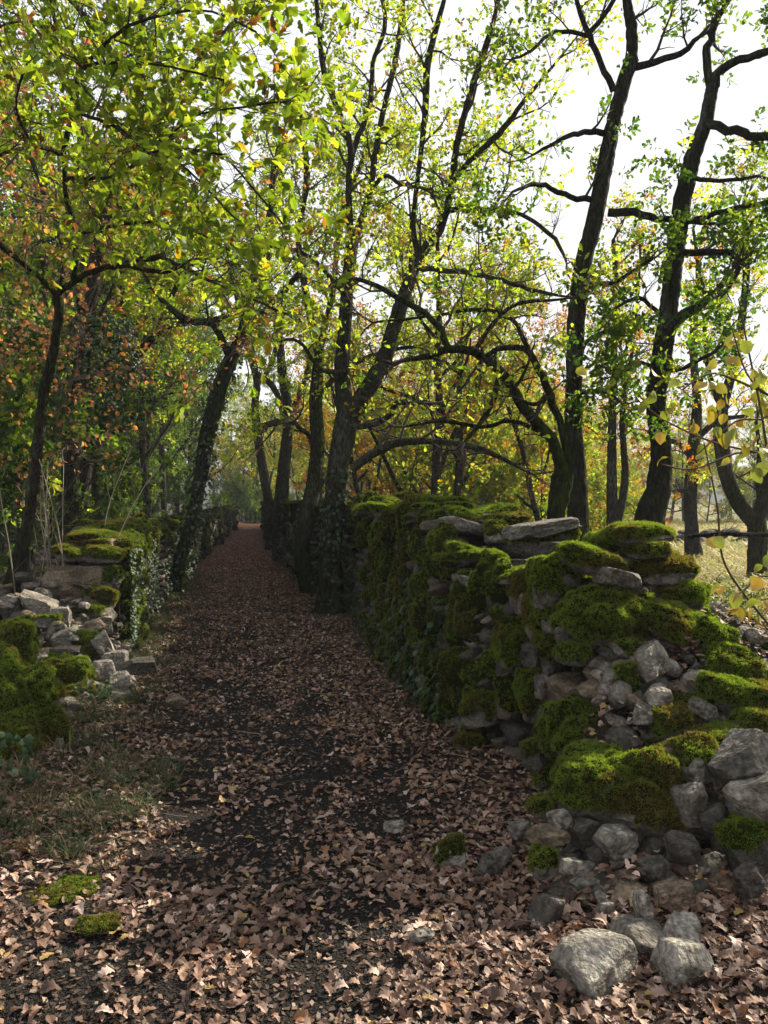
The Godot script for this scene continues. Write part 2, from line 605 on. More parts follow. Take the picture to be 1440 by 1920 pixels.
func placed(px: float, py: float, w: float, h: float, d: float, deep := 0.8, turn := 0.0, tilt := 0.0) -> Transform3D:
	# a unit rock put where it is seen, w and h in photo pixels
	var k := d / F
	var b := Basis(Vector3.UP, turn) if absf(turn) > 0.0 else Basis()
	b = Basis(Vector3(0, 0, 1), tilt) * b
	var s := Vector3(w * k, h * k, maxf(w, h * 0.8) * k * deep)
	return Transform3D(b * Basis.from_scale(s), P(px, py, d) + Vector3(0, 0, -s.z * 0.35))

var PALE := Color(0.48, 0.445, 0.39)
var MID := Color(0.30, 0.275, 0.24)
var TAN := Color(0.36, 0.275, 0.20)
var DIM := Color(0.15, 0.135, 0.115)
var tinted := {}

func stone_mat(col: Color) -> StandardMaterial3D:
	# a few shades of limestone, shared
	var key := col.to_html()
	if not tinted.has(key):
		var m: StandardMaterial3D = M.stone.duplicate()
		m.albedo_color = col.linear_to_srgb()
		m.resource_name = "limestone"
		tinted[key] = m
	return tinted[key]

func moss_mat(col: Color) -> StandardMaterial3D:
	var key := "m" + col.to_html()
	if not tinted.has(key):
		var m: StandardMaterial3D = M.moss.duplicate()
		m.albedo_color = col.linear_to_srgb()
		m.resource_name = "moss"
		tinted[key] = m
	return tinted[key]

var MOSS := Color(0.040, 0.052, 0.010)
var stone_count := 0

func set_stone(parent: Node, kind: String, t: Transform3D, col: Color, wall: String, label := "", density := 5200.0) -> Node3D:
	# R bare stone, M stone under moss, D moss dome, H half mossy. Below a wall it is a part; at the root it is a thing.
	stone_count += 1
	var r: Array
	var big := t.basis.get_scale().x > 0.22
	match kind:
		"R": r = rock(stone_count, 4 if big else 3, 1.0, 0.045)
		"H": r = rock(stone_count, 4 if big else 3, 0.9, 0.06, 0.25)
		"D": r = rock(stone_count, 4 if big else 3, 0.3, 0.20, -0.45)
		_: r = rock(stone_count, 4 if big else 3, 0.72, 0.06, -0.25)
	var o := part(parent, "stone" if parent != self else "rock", r[0].mesh(), stone_mat(col), "", label)
	o.transform = t
	if r[1]:
		var m := part(o, "moss", r[1].mesh(), moss_mat(MOSS))
		tufts_on(wall, r[1], t, density)
	return o

func wall_line(side: String, s: float) -> Vector3:
	return Vector3(lut(RIGHT if side == "right" else LEFT, s), 0, -s)

func wall_top(heights: Array, s: float) -> float:
	return lut(heights, s) + 0.09 * noise.get_noise_1d(s * 70.0) + 0.05 * noise2.get_noise_1d(s * 230.0)

func build_wall(w: Node3D, key: String, side: String, d0: float, d1: float, heights: Array, thick: float, part_until: float, moss_share: float, fuzz_until: float) -> void:
	# courses of rough stones laid on both faces of a rubble core, d0 to d1 along the lane
	var out := 1.0 if side == "left" else -1.0     # towards the lane along x
	# the core: hidden dark solid, put in to block light behind the stones
	var core := Acc.new()
	var d := d0
	var dark := Color(0.05, 0.045, 0.038)
	var prev := []
	while d <= d1 + 0.01:
		var f := wall_line(side, d)
		var g := ground_h(f.x, d) - 0.2
		var hgt := lut(heights, d) - 0.16
		var inner := f.x - out * 0.12
		var outer := f.x - out * (thick - 0.12)
		var row := [Vector3(inner + out * 0.05, g, -d), Vector3(inner, hgt, -d), Vector3(outer, hgt, -d), Vector3(outer - out * 0.05, g, -d)]
		if prev.is_empty():
			core.tri(row[0], row[1], row[2], Vector3.BACK, Vector3.BACK, Vector3.BACK, dark, dark, dark)
			core.tri(row[0], row[2], row[3], Vector3.BACK, Vector3.BACK, Vector3.BACK, dark, dark, dark)
		else:
			var ns := [Vector3(out, 0, 0), Vector3.UP, Vector3(-out, 0, 0)]
			for k in 3:
				core.tri(prev[k], row[k], row[k + 1], ns[k], ns[k], ns[k], dark, dark, dark)
				core.tri(prev[k], row[k + 1], prev[k + 1], ns[k], ns[k], ns[k], dark, dark, dark)
		prev = row
		d += 0.5
	part(w, "rubble_core", core.mesh(), M.soil)
	# the stones
	var kinds := []
	var small := []
	for k in 12:
		kinds.append(rock(500 + k, 2, 1.0, 0.05))
		small.append(rock(500 + k, 1, 1.0, 0.05))
	var meshes := kinds.map(func(r): return r[0].mesh())
	var lumps := []
	for k in 6: lumps.append(rock(600 + k, 3, 0.35, 0.11, -0.6))
	var coarse := []
	for k in 6: coarse.append(rock(600 + k, 2, 0.35, 0.11, -0.6))
	var tints := [PALE, MID, TAN, DIM, DIM, MID] if side == "left" else [MID, DIM, Color(0.19, 0.15, 0.115), DIM, Color(0.10, 0.092, 0.08), Color(0.20, 0.185, 0.16)]  # right wall tinted darker than the sunlit left one, its shade put into colour
	var rest := Acc.new()
	var moss_rest := Acc.new()
	var made := 0
	for face in 2:
		var y := 0.0
		var top_row := false
		while y < 1.75:
			var rowh := rr(0.07, 0.14)
			var s := d0 + rr(0.0, 0.2)
			while s < (d1 if face == 0 else minf(d1, 16.0)):
				var grow := lerpf(1.0, 2.2, clampf((s - 12.0) / 30.0, 0.0, 1.0))
				var len_ := rr(0.12, 0.36) * grow
				var f := wall_line(side, s + len_ * 0.5)
				var f2 := wall_line(side, s + len_)
				var f1 := wall_line(side, s)
				var g := ground_h(f.x, s)
				var yy := g + y * lerpf(1.0, 1.0, grow)
				var hh := wall_top(heights, s + len_ * 0.5)
				if yy + rowh * 0.6 < hh and (grow < 1.25 or rng.randf() < 1.3 / grow):
					var batter := 0.06 * (yy / 1.5)
					var inset := batter + rr(-0.035, 0.03)
					var x := f.x - out * (0.10 + inset) if face == 0 else f.x - out * (thick - 0.10 - inset)
					var yaw := atan2(f2.x - f1.x, len_)
					var b := Basis(Vector3.UP, -yaw) * Basis.from_euler(Vector3(rr(-0.16, 0.16), rr(-0.25, 0.25), rr(-0.12, 0.12)))
					var big := rowh * grow * rr(0.95, 1.3)
					b = b * Basis.from_scale(Vector3(rr(0.22, 0.32), big, len_ * 1.12))
					var t := Transform3D(b, Vector3(x, yy + rowh * grow * 0.5, -(s + len_ * 0.5)))
					var k := rng.randi() % 12
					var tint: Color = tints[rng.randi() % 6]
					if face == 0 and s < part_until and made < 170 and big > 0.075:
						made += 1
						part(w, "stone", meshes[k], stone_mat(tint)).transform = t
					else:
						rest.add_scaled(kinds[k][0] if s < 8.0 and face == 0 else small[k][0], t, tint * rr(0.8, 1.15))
					# moss over some of them, in hanging lumps
					var patch := noise.get_noise_3d(s * 22.0, yy * 40.0, 7.0)
					var near_top := smoothstep(0.55, 0.95, yy / maxf(hh, 0.1))
					if (face == 0 or yy < hh - 0.45) and rng.randf() < moss_share * (0.32 + 1.7 * patch + 0.55 * near_top):
						var m := rng.randi() % 6
						var ms := Vector3(rr(0.14, 0.24), rr(0.14, 0.36) * lerpf(1.0, 1.3, grow - 1.0), rr(0.16, 0.34) * grow)
						var mt := Transform3D(Basis.from_euler(Vector3(rr(-0.3, 0.3), rr(0, TAU), 0)) * Basis.from_scale(ms), t.origin + Vector3(out * (0.07 if face == 0 else -0.07), rr(-0.03, 0.05), 0))
						moss_rest.add_scaled(lumps[m][1] if s < 6.5 and face == 0 else coarse[m][1], mt, Color(1, 1, 1) * rr(0.75, 1.2))
						if s < fuzz_until and face == 0: tufts_on(key, lumps[m][1], mt, 1900.0)
				s += len_
			y += rowh
		# cap stones
		if face == 0:
			var s := d0
			while s < d1:
				var grow := lerpf(1.0, 2.0, clampf((s - 12.0) / 30.0, 0.0, 1.0))
				var len_ := rr(0.2, 0.5) * grow
				var f := wall_line(side, s)
				var hh := wall_top(heights, s)
				for across in 2:
					var x := f.x - out * (thick * (0.27 if across == 0 else 0.72) + rr(-0.06, 0.06))
					var t := Transform3D(Basis.from_euler(Vector3(rr(-0.15, 0.15), rr(-0.4, 0.4), rr(-0.2, 0.2))) * Basis.from_scale(Vector3(rr(0.35, 0.55), rr(0.08, 0.16), len_ * rr(1.0, 1.3))), Vector3(x, hh - 0.04 + rr(-0.03, 0.04), -s))
					if s < part_until + 3.0 and made < 215:
						made += 1
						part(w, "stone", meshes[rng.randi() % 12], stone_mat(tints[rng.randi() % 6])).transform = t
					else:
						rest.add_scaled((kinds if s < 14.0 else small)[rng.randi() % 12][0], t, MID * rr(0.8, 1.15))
					if rng.randf() < moss_share * 1.2 + 0.25:
						var m := rng.randi() % 6
						var mt := Transform3D(Basis.from_euler(Vector3(rr(-0.2, 0.2), rr(0, TAU), rr(-0.2, 0.2))) * Basis.from_scale(Vector3(rr(0.3, 0.5), rr(0.07, 0.15), len_ * rr(0.9, 1.3))), t.origin + Vector3(out * rr(-0.05, 0.12), rr(0.02, 0.07), 0))
						moss_rest.add_scaled(lumps[m][1] if s < 7.0 else coarse[m][1], mt, Color(1, 1, 1) * rr(0.75, 1.2))
						if s < fuzz_until: tufts_on(key, lumps[m][1], mt, 2600.0)
				s += len_ * 0.85
	part(w, "rubble_stones", rest.mesh(), M.stone, "stuff")
	part(w, "moss_cushions", moss_rest.mesh(), moss_mat(MOSS), "stuff")

func ivy_cover(parent: Node, where: Array, called := "ivy_leaves", size := 1.0) -> void:
	# where: [position, outward]
	var tr := []
	var cl := []
	for q in where:
		var out: Vector3 = q[1]
		var hang := (Vector3.DOWN + rv() * 0.6 + out * 0.5).normalized()
		var z := (out + rv() * 0.4).normalized()
		var x := hang.cross(z).normalized()
		z = x.cross(hang).normalized()
		var s := size * rr(0.7, 1.3)
		tr.append(Transform3D(Basis(x, hang, z).scaled(Vector3.ONE * s), q[0]))
		cl.append(pick([[Color(0.02, 0.045, 0.014), 5], [Color(0.035, 0.07, 0.02), 3], [Color(0.09, 0.12, 0.08), 1]]))
	var r := Acc.new()
	var one := leaf_shape(0.06, 0.055, 1, 4, 0.15, -0.3, 77, 0.1)
	r.add(one, Transform3D(), Color.WHITE)
	scatter(parent, called, r.mesh(), M.ivy, tr, cl)


# ---------------------------------------------------------------- trees
func oak(label: String, limbs: Array, o: Dictionary, group := "") -> Node3D:
	# limbs: [[points measured in the photograph], distance at its foot, distance at its tip, leafy?]; the first one is the trunk
	var foot: Vector3 = P(limbs[0][0][0][0], limbs[0][0][0][1], limbs[0][1])
	var t := thing(o.get("called", "oak_tree"), label, "tree", Vector3(foot.x, 0, foot.z), group)
	var holder := Node3D.new()
	var back := Transform3D(Basis(), -t.position)
	var twigs := Acc.new()
	var shoots := []
	for i in limbs.size():
		var l: Array = limbs[i]
		var m := measured(l[0], l[1], l[2])
		if i == 0:
			# carry the trunk into the ground
			m[0][0].y = minf(m[0][0].y, ground_h(m[0][0].x, -m[0][0].z) - 0.05)
			m[1][0] *= 1.25
		var sp := smooth_path(m[0], m[1], 0.05 if m[1][0] > 0.07 else 0.10)
		for q in range(1, sp[0].size() - 1): sp[0][q] += rv() * minf(sp[1][q] * 0.4, 0.018) * (1.0 if m[1][0] < 0.05 else 0.35)
		var acc := Acc.new()
		var thick: bool = m[1][0] > 0.05
		tube(acc, sp[0], sp[1], 18 if thick else 9, o.get("rough", 0.30) if thick else 0.16, o.get("wood", Color(0.075, 0.062, 0.052)), o.get("moss", 0.3) * (1.0 if i else 1.2), o.get("moss_side", 0.0))
		acc.v = back * acc.v
		part(t, "trunk" if i == 0 else "branch", acc.mesh(), M.bark)
		if l.size() > 3 and l[3] > 0.0:
			var oo := o.duplicate()
			oo.leaves = l[3]
			if l.size() > 4: oo.from = l[4]
			elif i > 0: oo.from = 0.15
			leaf_limb(twigs, shoots, sp[0], sp[1], oo)
	twigs.v = back * twigs.v
	part(t, "twigs", twigs.mesh(), M.twig, "stuff")
	for s in shoots: s[0] = s[0] - t.position
	holder.free()
	if o.has("mesh"): crown(t, shoots, o.mesh, o.mix, o.get("size", 1.0), "crown", o.get("second", []))
	t.set_meta("shoots", shoots.size())
	return t

func plain_oak(seed_: int, height: float, lean: float, low: float, spread: float, mesh: Mesh, mix: Array, dense: float, size: float, trunk_r: float, second: Array = []) -> Node3D:
	# a whole tree for the wood behind: crooked trunk, six or seven limbs, crown of leafy shoots
	rng.seed = seed_
	var t := Node3D.new()
	var pts := [Vector3(0, -0.2, 0)]
	var rad := [trunk_r * 1.35]
	var dir := Vector3(lean, 1, rr(-0.1, 0.1)).normalized()
	var n := 8
	for i in n:
		dir = (dir + rv() * 0.10 + Vector3.UP * 0.05).normalized()
		pts.append(pts[-1] + dir * height * 0.85 / n)
		rad.append(lerpf(trunk_r, trunk_r * 0.25, float(i + 1) / n))
	var sp := smooth_path(pts, rad, 0.18)
	var acc := Acc.new()
	tube(acc, sp[0], sp[1], 10, 0.25, Color(0.07, 0.058, 0.048), 0.25)
	part(t, "trunk", acc.mesh(), M.bark)
	var wood := Acc.new()
	var twigs := Acc.new()
	var shoots := []
	var limbs := 9
	for k in limbs:
		var h := lerpf(low, 0.97, float(k) / (limbs - 1))
		var i := clampi(int(h * (sp[0].size() - 1)), 1, sp[0].size() - 1)
		var az := k * 2.4 + rr(-0.5, 0.5)
		var len_ := spread * rr(0.7, 1.2) * (1.1 - 0.5 * h)
		var p: Vector3 = sp[0][i]
		var d := Vector3(cos(az), rr(0.25, 0.9), sin(az)).normalized()
		var lp := [p]
		var lr := [sp[1][i] * 0.6]
		for j in 6:
			d = (d + rv() * 0.3 + Vector3.UP * 0.1).normalized()
			lp.append(lp[-1] + d * len_ / 6)
			lr.append(lerpf(lr[0], 0.012, float(j + 1) / 6))
		var ls := smooth_path(lp, lr, 0.3)
		tube(wood, ls[0], ls[1], 6, 0.0, Color(0.065, 0.055, 0.045), 0.15)
		leaf_limb(twigs, shoots, ls[0], ls[1], {"gap": 0.34 / dense, "len": 1.15, "from": 0.2, "leaves": 1.0, "fine": 2})
	part(t, "branches", wood.mesh(), M.bark, "stuff")
	part(t, "twigs", twigs.mesh(), M.twig, "stuff")
	crown(t, shoots, mesh, mix, size, "crown", second)
	return t

var wood_kinds := []

func plant(kind: int, label: String, group: String, x: float, d: float, turn: float, scale_: float) -> Node3D:
	var t: Node3D = wood_kinds[kind].duplicate()
	t.name = numbered("oak_tree")
	add_child(t)
	t.position = at_ground(x, d)
	t.rotation.y = turn
	t.scale = Vector3.ONE * scale_
	metas(t, label, "tree", group)
	return t

func seen(p: Vector3) -> bool:
	var q := cam_t.affine_inverse() * p
	return q.z < -0.5 and absf(q.x / q.z) < 0.5 and absf(q.y / q.z) < 0.66


# ---------------------------------------------------------------- the scene
func _ready() -> void:
	# camera
	rng.seed = 11
	noise.seed = 21
	noise.frequency = 0.01
	noise.fractal_octaves = 3
	noise2.seed = 22
	noise2.frequency = 0.01
	noise2.fractal_octaves = 4
	cam_t = Transform3D(Basis(Vector3.RIGHT, -atan(20.0 / F)), Vector3(0, 1.6, 0))
	var cam := Camera3D.new()
	cam.name = "camera"
	cam.fov = 66.0
	cam.near = 0.05
	cam.far = 600.0
	cam.transform = cam_t
	add_child(cam)
	cam.current = true
	# sky
	var env := Environment.new()
	env.background_mode = Environment.BG_SKY
	var sky := Sky.new()
	var sk := ProceduralSkyMaterial.new()
	sk.sky_top_color = Color(0.95, 0.965, 0.99)
	sk.sky_horizon_color = Color(0.97, 0.96, 0.95)
	sk.sky_curve = 0.25
	sk.ground_horizon_color = Color(0.55, 0.52, 0.46)
	sk.ground_bottom_color = Color(0.3, 0.27, 0.22)
	sk.sky_energy_multiplier = 0.69
	sky.sky_material = sk
	env.sky = sky
	env.background_energy_multiplier = 1.0
	env.tonemap_mode = Environment.TONE_MAPPER_LINEAR
	env.tonemap_exposure = EXPOSURE
	env.sdfgi_enabled = true
	env.ssao_enabled = true
	env.ssil_enabled = true
	if FOG > 0.0:
		env.fog_enabled = true
		env.fog_density = FOG
		env.fog_light_color = Color(0.86, 0.89, 0.93)
	var we := WorldEnvironment.new()
	we.name = "world_environment"
	we.environment = env
	add_child(we)
	# sun: ahead and to the right
	var sun := DirectionalLight3D.new()
	sun.name = "sun"
	sun.light_energy = 1.6
	sun.light_color = Color(1.0, 0.95, 0.86)
	sun.light_angular_distance = 0.5
	sun.shadow_enabled = true
	var az := deg_to_rad(SUN_AZ)
	var el := deg_to_rad(SUN_EL)
	add_child(sun)
	sun.look_at_from_position(Vector3(sin(az) * cos(el), sin(el), -cos(az) * cos(el)) * 50.0, Vector3.ZERO)

	make_materials()
	build_ground()
	build_far()
	build_right_wall()
	build_left_wall()
	build_near_trees()
	build_wood()
	build_undergrowth()
	build_litter()

const EXPOSURE := 2.75
const FOG := 0.0008
const SUN_AZ := 54.0
const SUN_EL := 31.5


# ---------------------------------------------------------------- ground
func lane(d: float, off: float) -> float:
	return (lut(LEFT, d) + lut(RIGHT, d)) * 0.5 + off

func ground_color(x: float, d: float) -> Color:
	var l := lut(LEFT, d)
	var r := lut(RIGHT, d)
	var u := (x - l) / (r - l)
	var n := noise.get_noise_2d(x * 70.0, d * 70.0)
	var soil := Color(0.021, 0.016, 0.0135)
	var leafy := Color(0.075, 0.045, 0.032)
	var field := Color(0.34, 0.31, 0.14)
	var c := soil.lerp(leafy, clampf(sm(0.25, 0.5, absf(u - 0.48)) + 0.5 * n + sm(9.0, 22.0, d), 0.0, 1.0))
	if u > 1.2: c = leafy.lerp(field, sm(9.0, 13.0, d + 3.0 * n) * sm(0.16, 0.24, x / d))
	return c * (1.0 + 0.5 * noise2.get_noise_2d(x * 200.0, d * 200.0))

func build_ground() -> void:
	var offs := [-120.0, -80.0, -50.0, -32.0, -22.0, -15.0, -10.0, -7.0, -5.0, -4.0, -3.4]
	var q := -3.0
	while q < 3.01:
		offs.append(q)
		q += 0.15
	offs.append_array([3.4, 4.0, 5.0, 7.0, 10.0, 15.0, 22.0, 32.0, 50.0, 80.0, 120.0])
	var ds := [-30.0, -12.0, -6.0, -3.0, -1.0, 0.5, 1.4]
	var d := 2.0
	while d < 200.0:
		ds.append(d)
		d += 0.14 if d < 10.0 else (0.4 if d < 30.0 else (2.0 if d < 80.0 else 12.0))
	var rows := []
	var cols := []
	for dd in ds:
		var row := PackedVector3Array()
		var cr := PackedColorArray()
		for o in offs:
			var x := lane(minf(dd, 80.0), o)
			row.append(at_ground(x, dd))
			cr.append(ground_color(x, dd))
		rows.append(row)
		cols.append(cr)
	var st := SurfaceTool.new()
	st.begin(Mesh.PRIMITIVE_TRIANGLES)
	for i in rows.size():
		for k in offs.size():
			st.set_color(cols[i][k])
			st.add_vertex(rows[i][k])
	var w := offs.size()
	for i in rows.size() - 1:
		for k in w - 1:
			var a := i * w + k
			for v in [a, a + w, a + 1, a + 1, a + w, a + w + 1]: st.add_index(v)
	st.generate_normals()
	var g := part(self, "ground", st.commit(), M.soil)
	metas(g, "leaf strewn earth of the lane, the wood and the field", "ground", "", "structure")

func build_far() -> void:
	# a hazy hill beyond the field
	var st := SurfaceTool.new()
	st.begin(Mesh.PRIMITIVE_TRIANGLES)
	var n := 60
	for i in n + 1:
		var x := lerpf(-220.0, 320.0, float(i) / n)
		for k in 7:
			var t := k / 6.0
			var h := (13.0 + 6.0 * noise.get_noise_1d(x * 1.5)) * sin(t * PI * 0.5) - 2.0
			st.set_color(Color(0.055, 0.075, 0.06) * (1.0 + 0.6 * noise2.get_noise_2d(x * 20.0, k * 40.0)))
			st.add_vertex(Vector3(x, h, -180.0 - t * 90.0))
	for i in n:
		for k in 6:
			var a := i * 7 + k
			for v in [a, a + 1, a + 7, a + 7, a + 1, a + 8]: st.add_index(v)
	st.generate_normals()
	metas(part(self, "hills", st.commit(), M.soil), "low blue wooded hill beyond the field", "hill", "", "structure")
	# field wall beyond the tree with two stems
	var w := thing("field_wall", "low dark field wall along the far side of the sunlit meadow", "wall", at_ground(9.0, 24.0))
	w.set_meta("kind", "thing")
	var acc := Acc.new()
	var lib := []
	for k in 8: lib.append(rock(700 + k, 1, 1.0, 0.06))
	for s in 230:
		var x := rr(5.5, 19.0)
		var z := -24.0 - 0.25 * (x - 5.5) + rr(-0.2, 0.2)
		var y := pow(rng.randf(), 0.8) * 0.62
		acc.add_scaled(lib[s % 8][0], Transform3D(Basis.from_euler(Vector3(rr(-0.3, 0.3), rr(0, TAU), rr(-0.3, 0.3))) * Basis.from_scale(Vector3(rr(0.3, 0.7), rr(0.16, 0.3), rr(0.3, 0.5))), at_ground(x, -z) + Vector3(0, y, 0) - w.position), DIM * rr(0.7, 1.3))
	part(w, "rubble_stones", acc.mesh(), M.stone, "stuff")
	# hut at the end of the lane
	var h := thing("hut", "small hut with a brown pitched roof at the end of the lane", "hut", at_ground(-12.6, 82.0))
	h.scale = Vector3.ONE * 0.6
	h.rotation.y = 0.5
	var wall := Acc.new()
	var c1 := Color(0.2, 0.17, 0.14)
	box(wall, Vector3(0, 0.6, 0), Vector3(4.6, 1.6, 3.4), c1)
	part(h, "wall", wall.mesh(), M.roof)
	var roof := Acc.new()
	var rc := Color(0.075, 0.042, 0.03)
	for side in [-1.0, 1.0]:
		var b := Basis(Vector3.RIGHT, side * 0.5)
		var sl := Acc.new()
		box(sl, Vector3.ZERO, Vector3(5.2, 0.12, 2.5), rc)
		roof.add_scaled(sl, Transform3D(b, Vector3(0, 1.85, side * 1.0)), Color.WHITE)
	part(h, "roof", roof.mesh(), M.roof)

func box(acc: Acc, at: Vector3, size: Vector3, c: Color) -> void:
	for ax in 3:
		for s in [-1.0, 1.0]:
			var n := Vector3.ZERO
			n[ax] = s
			var u := Vector3.ZERO
			u[(ax + 1) % 3] = size[(ax + 1) % 3] * 0.5
			var v := Vector3.ZERO
			v[(ax + 2) % 3] = size[(ax + 2) % 3] * 0.5
			var o := at + n * size[ax] * 0.5
			acc.tri(o - u - v, o + u - v, o + u + v, n, n, n, c, c, c)
			acc.tri(o - u - v, o + u + v, o - u + v, n, n, n, c, c, c)


# ---------------------------------------------------------------- walls
func heap_h(x: float, d: float) -> float:
	var top := lut([[2.9, 0.0], [3.15, 0.06], [3.4, 0.2], [3.7, 0.46], [4.0, 0.78], [4.3, 0.98], [5.2, 1.0], [6.0, 0.6]], d)
	var e := lut([[2.3, 0.85], [3.0, 0.66], [3.4, 0.74], [4.4, 1.06], [5.0, 0.9], [6.0, 0.6]], d)
	top *= sm(e - 0.05, e + 0.22, x)
	top *= lerpf(1.0, 0.12, sm(1.75, 3.4, x + 0.15 * (4.2 - d)))
	return top * (0.94 + 0.12 * noise.get_noise_2d(x * 200.0, d * 200.0))

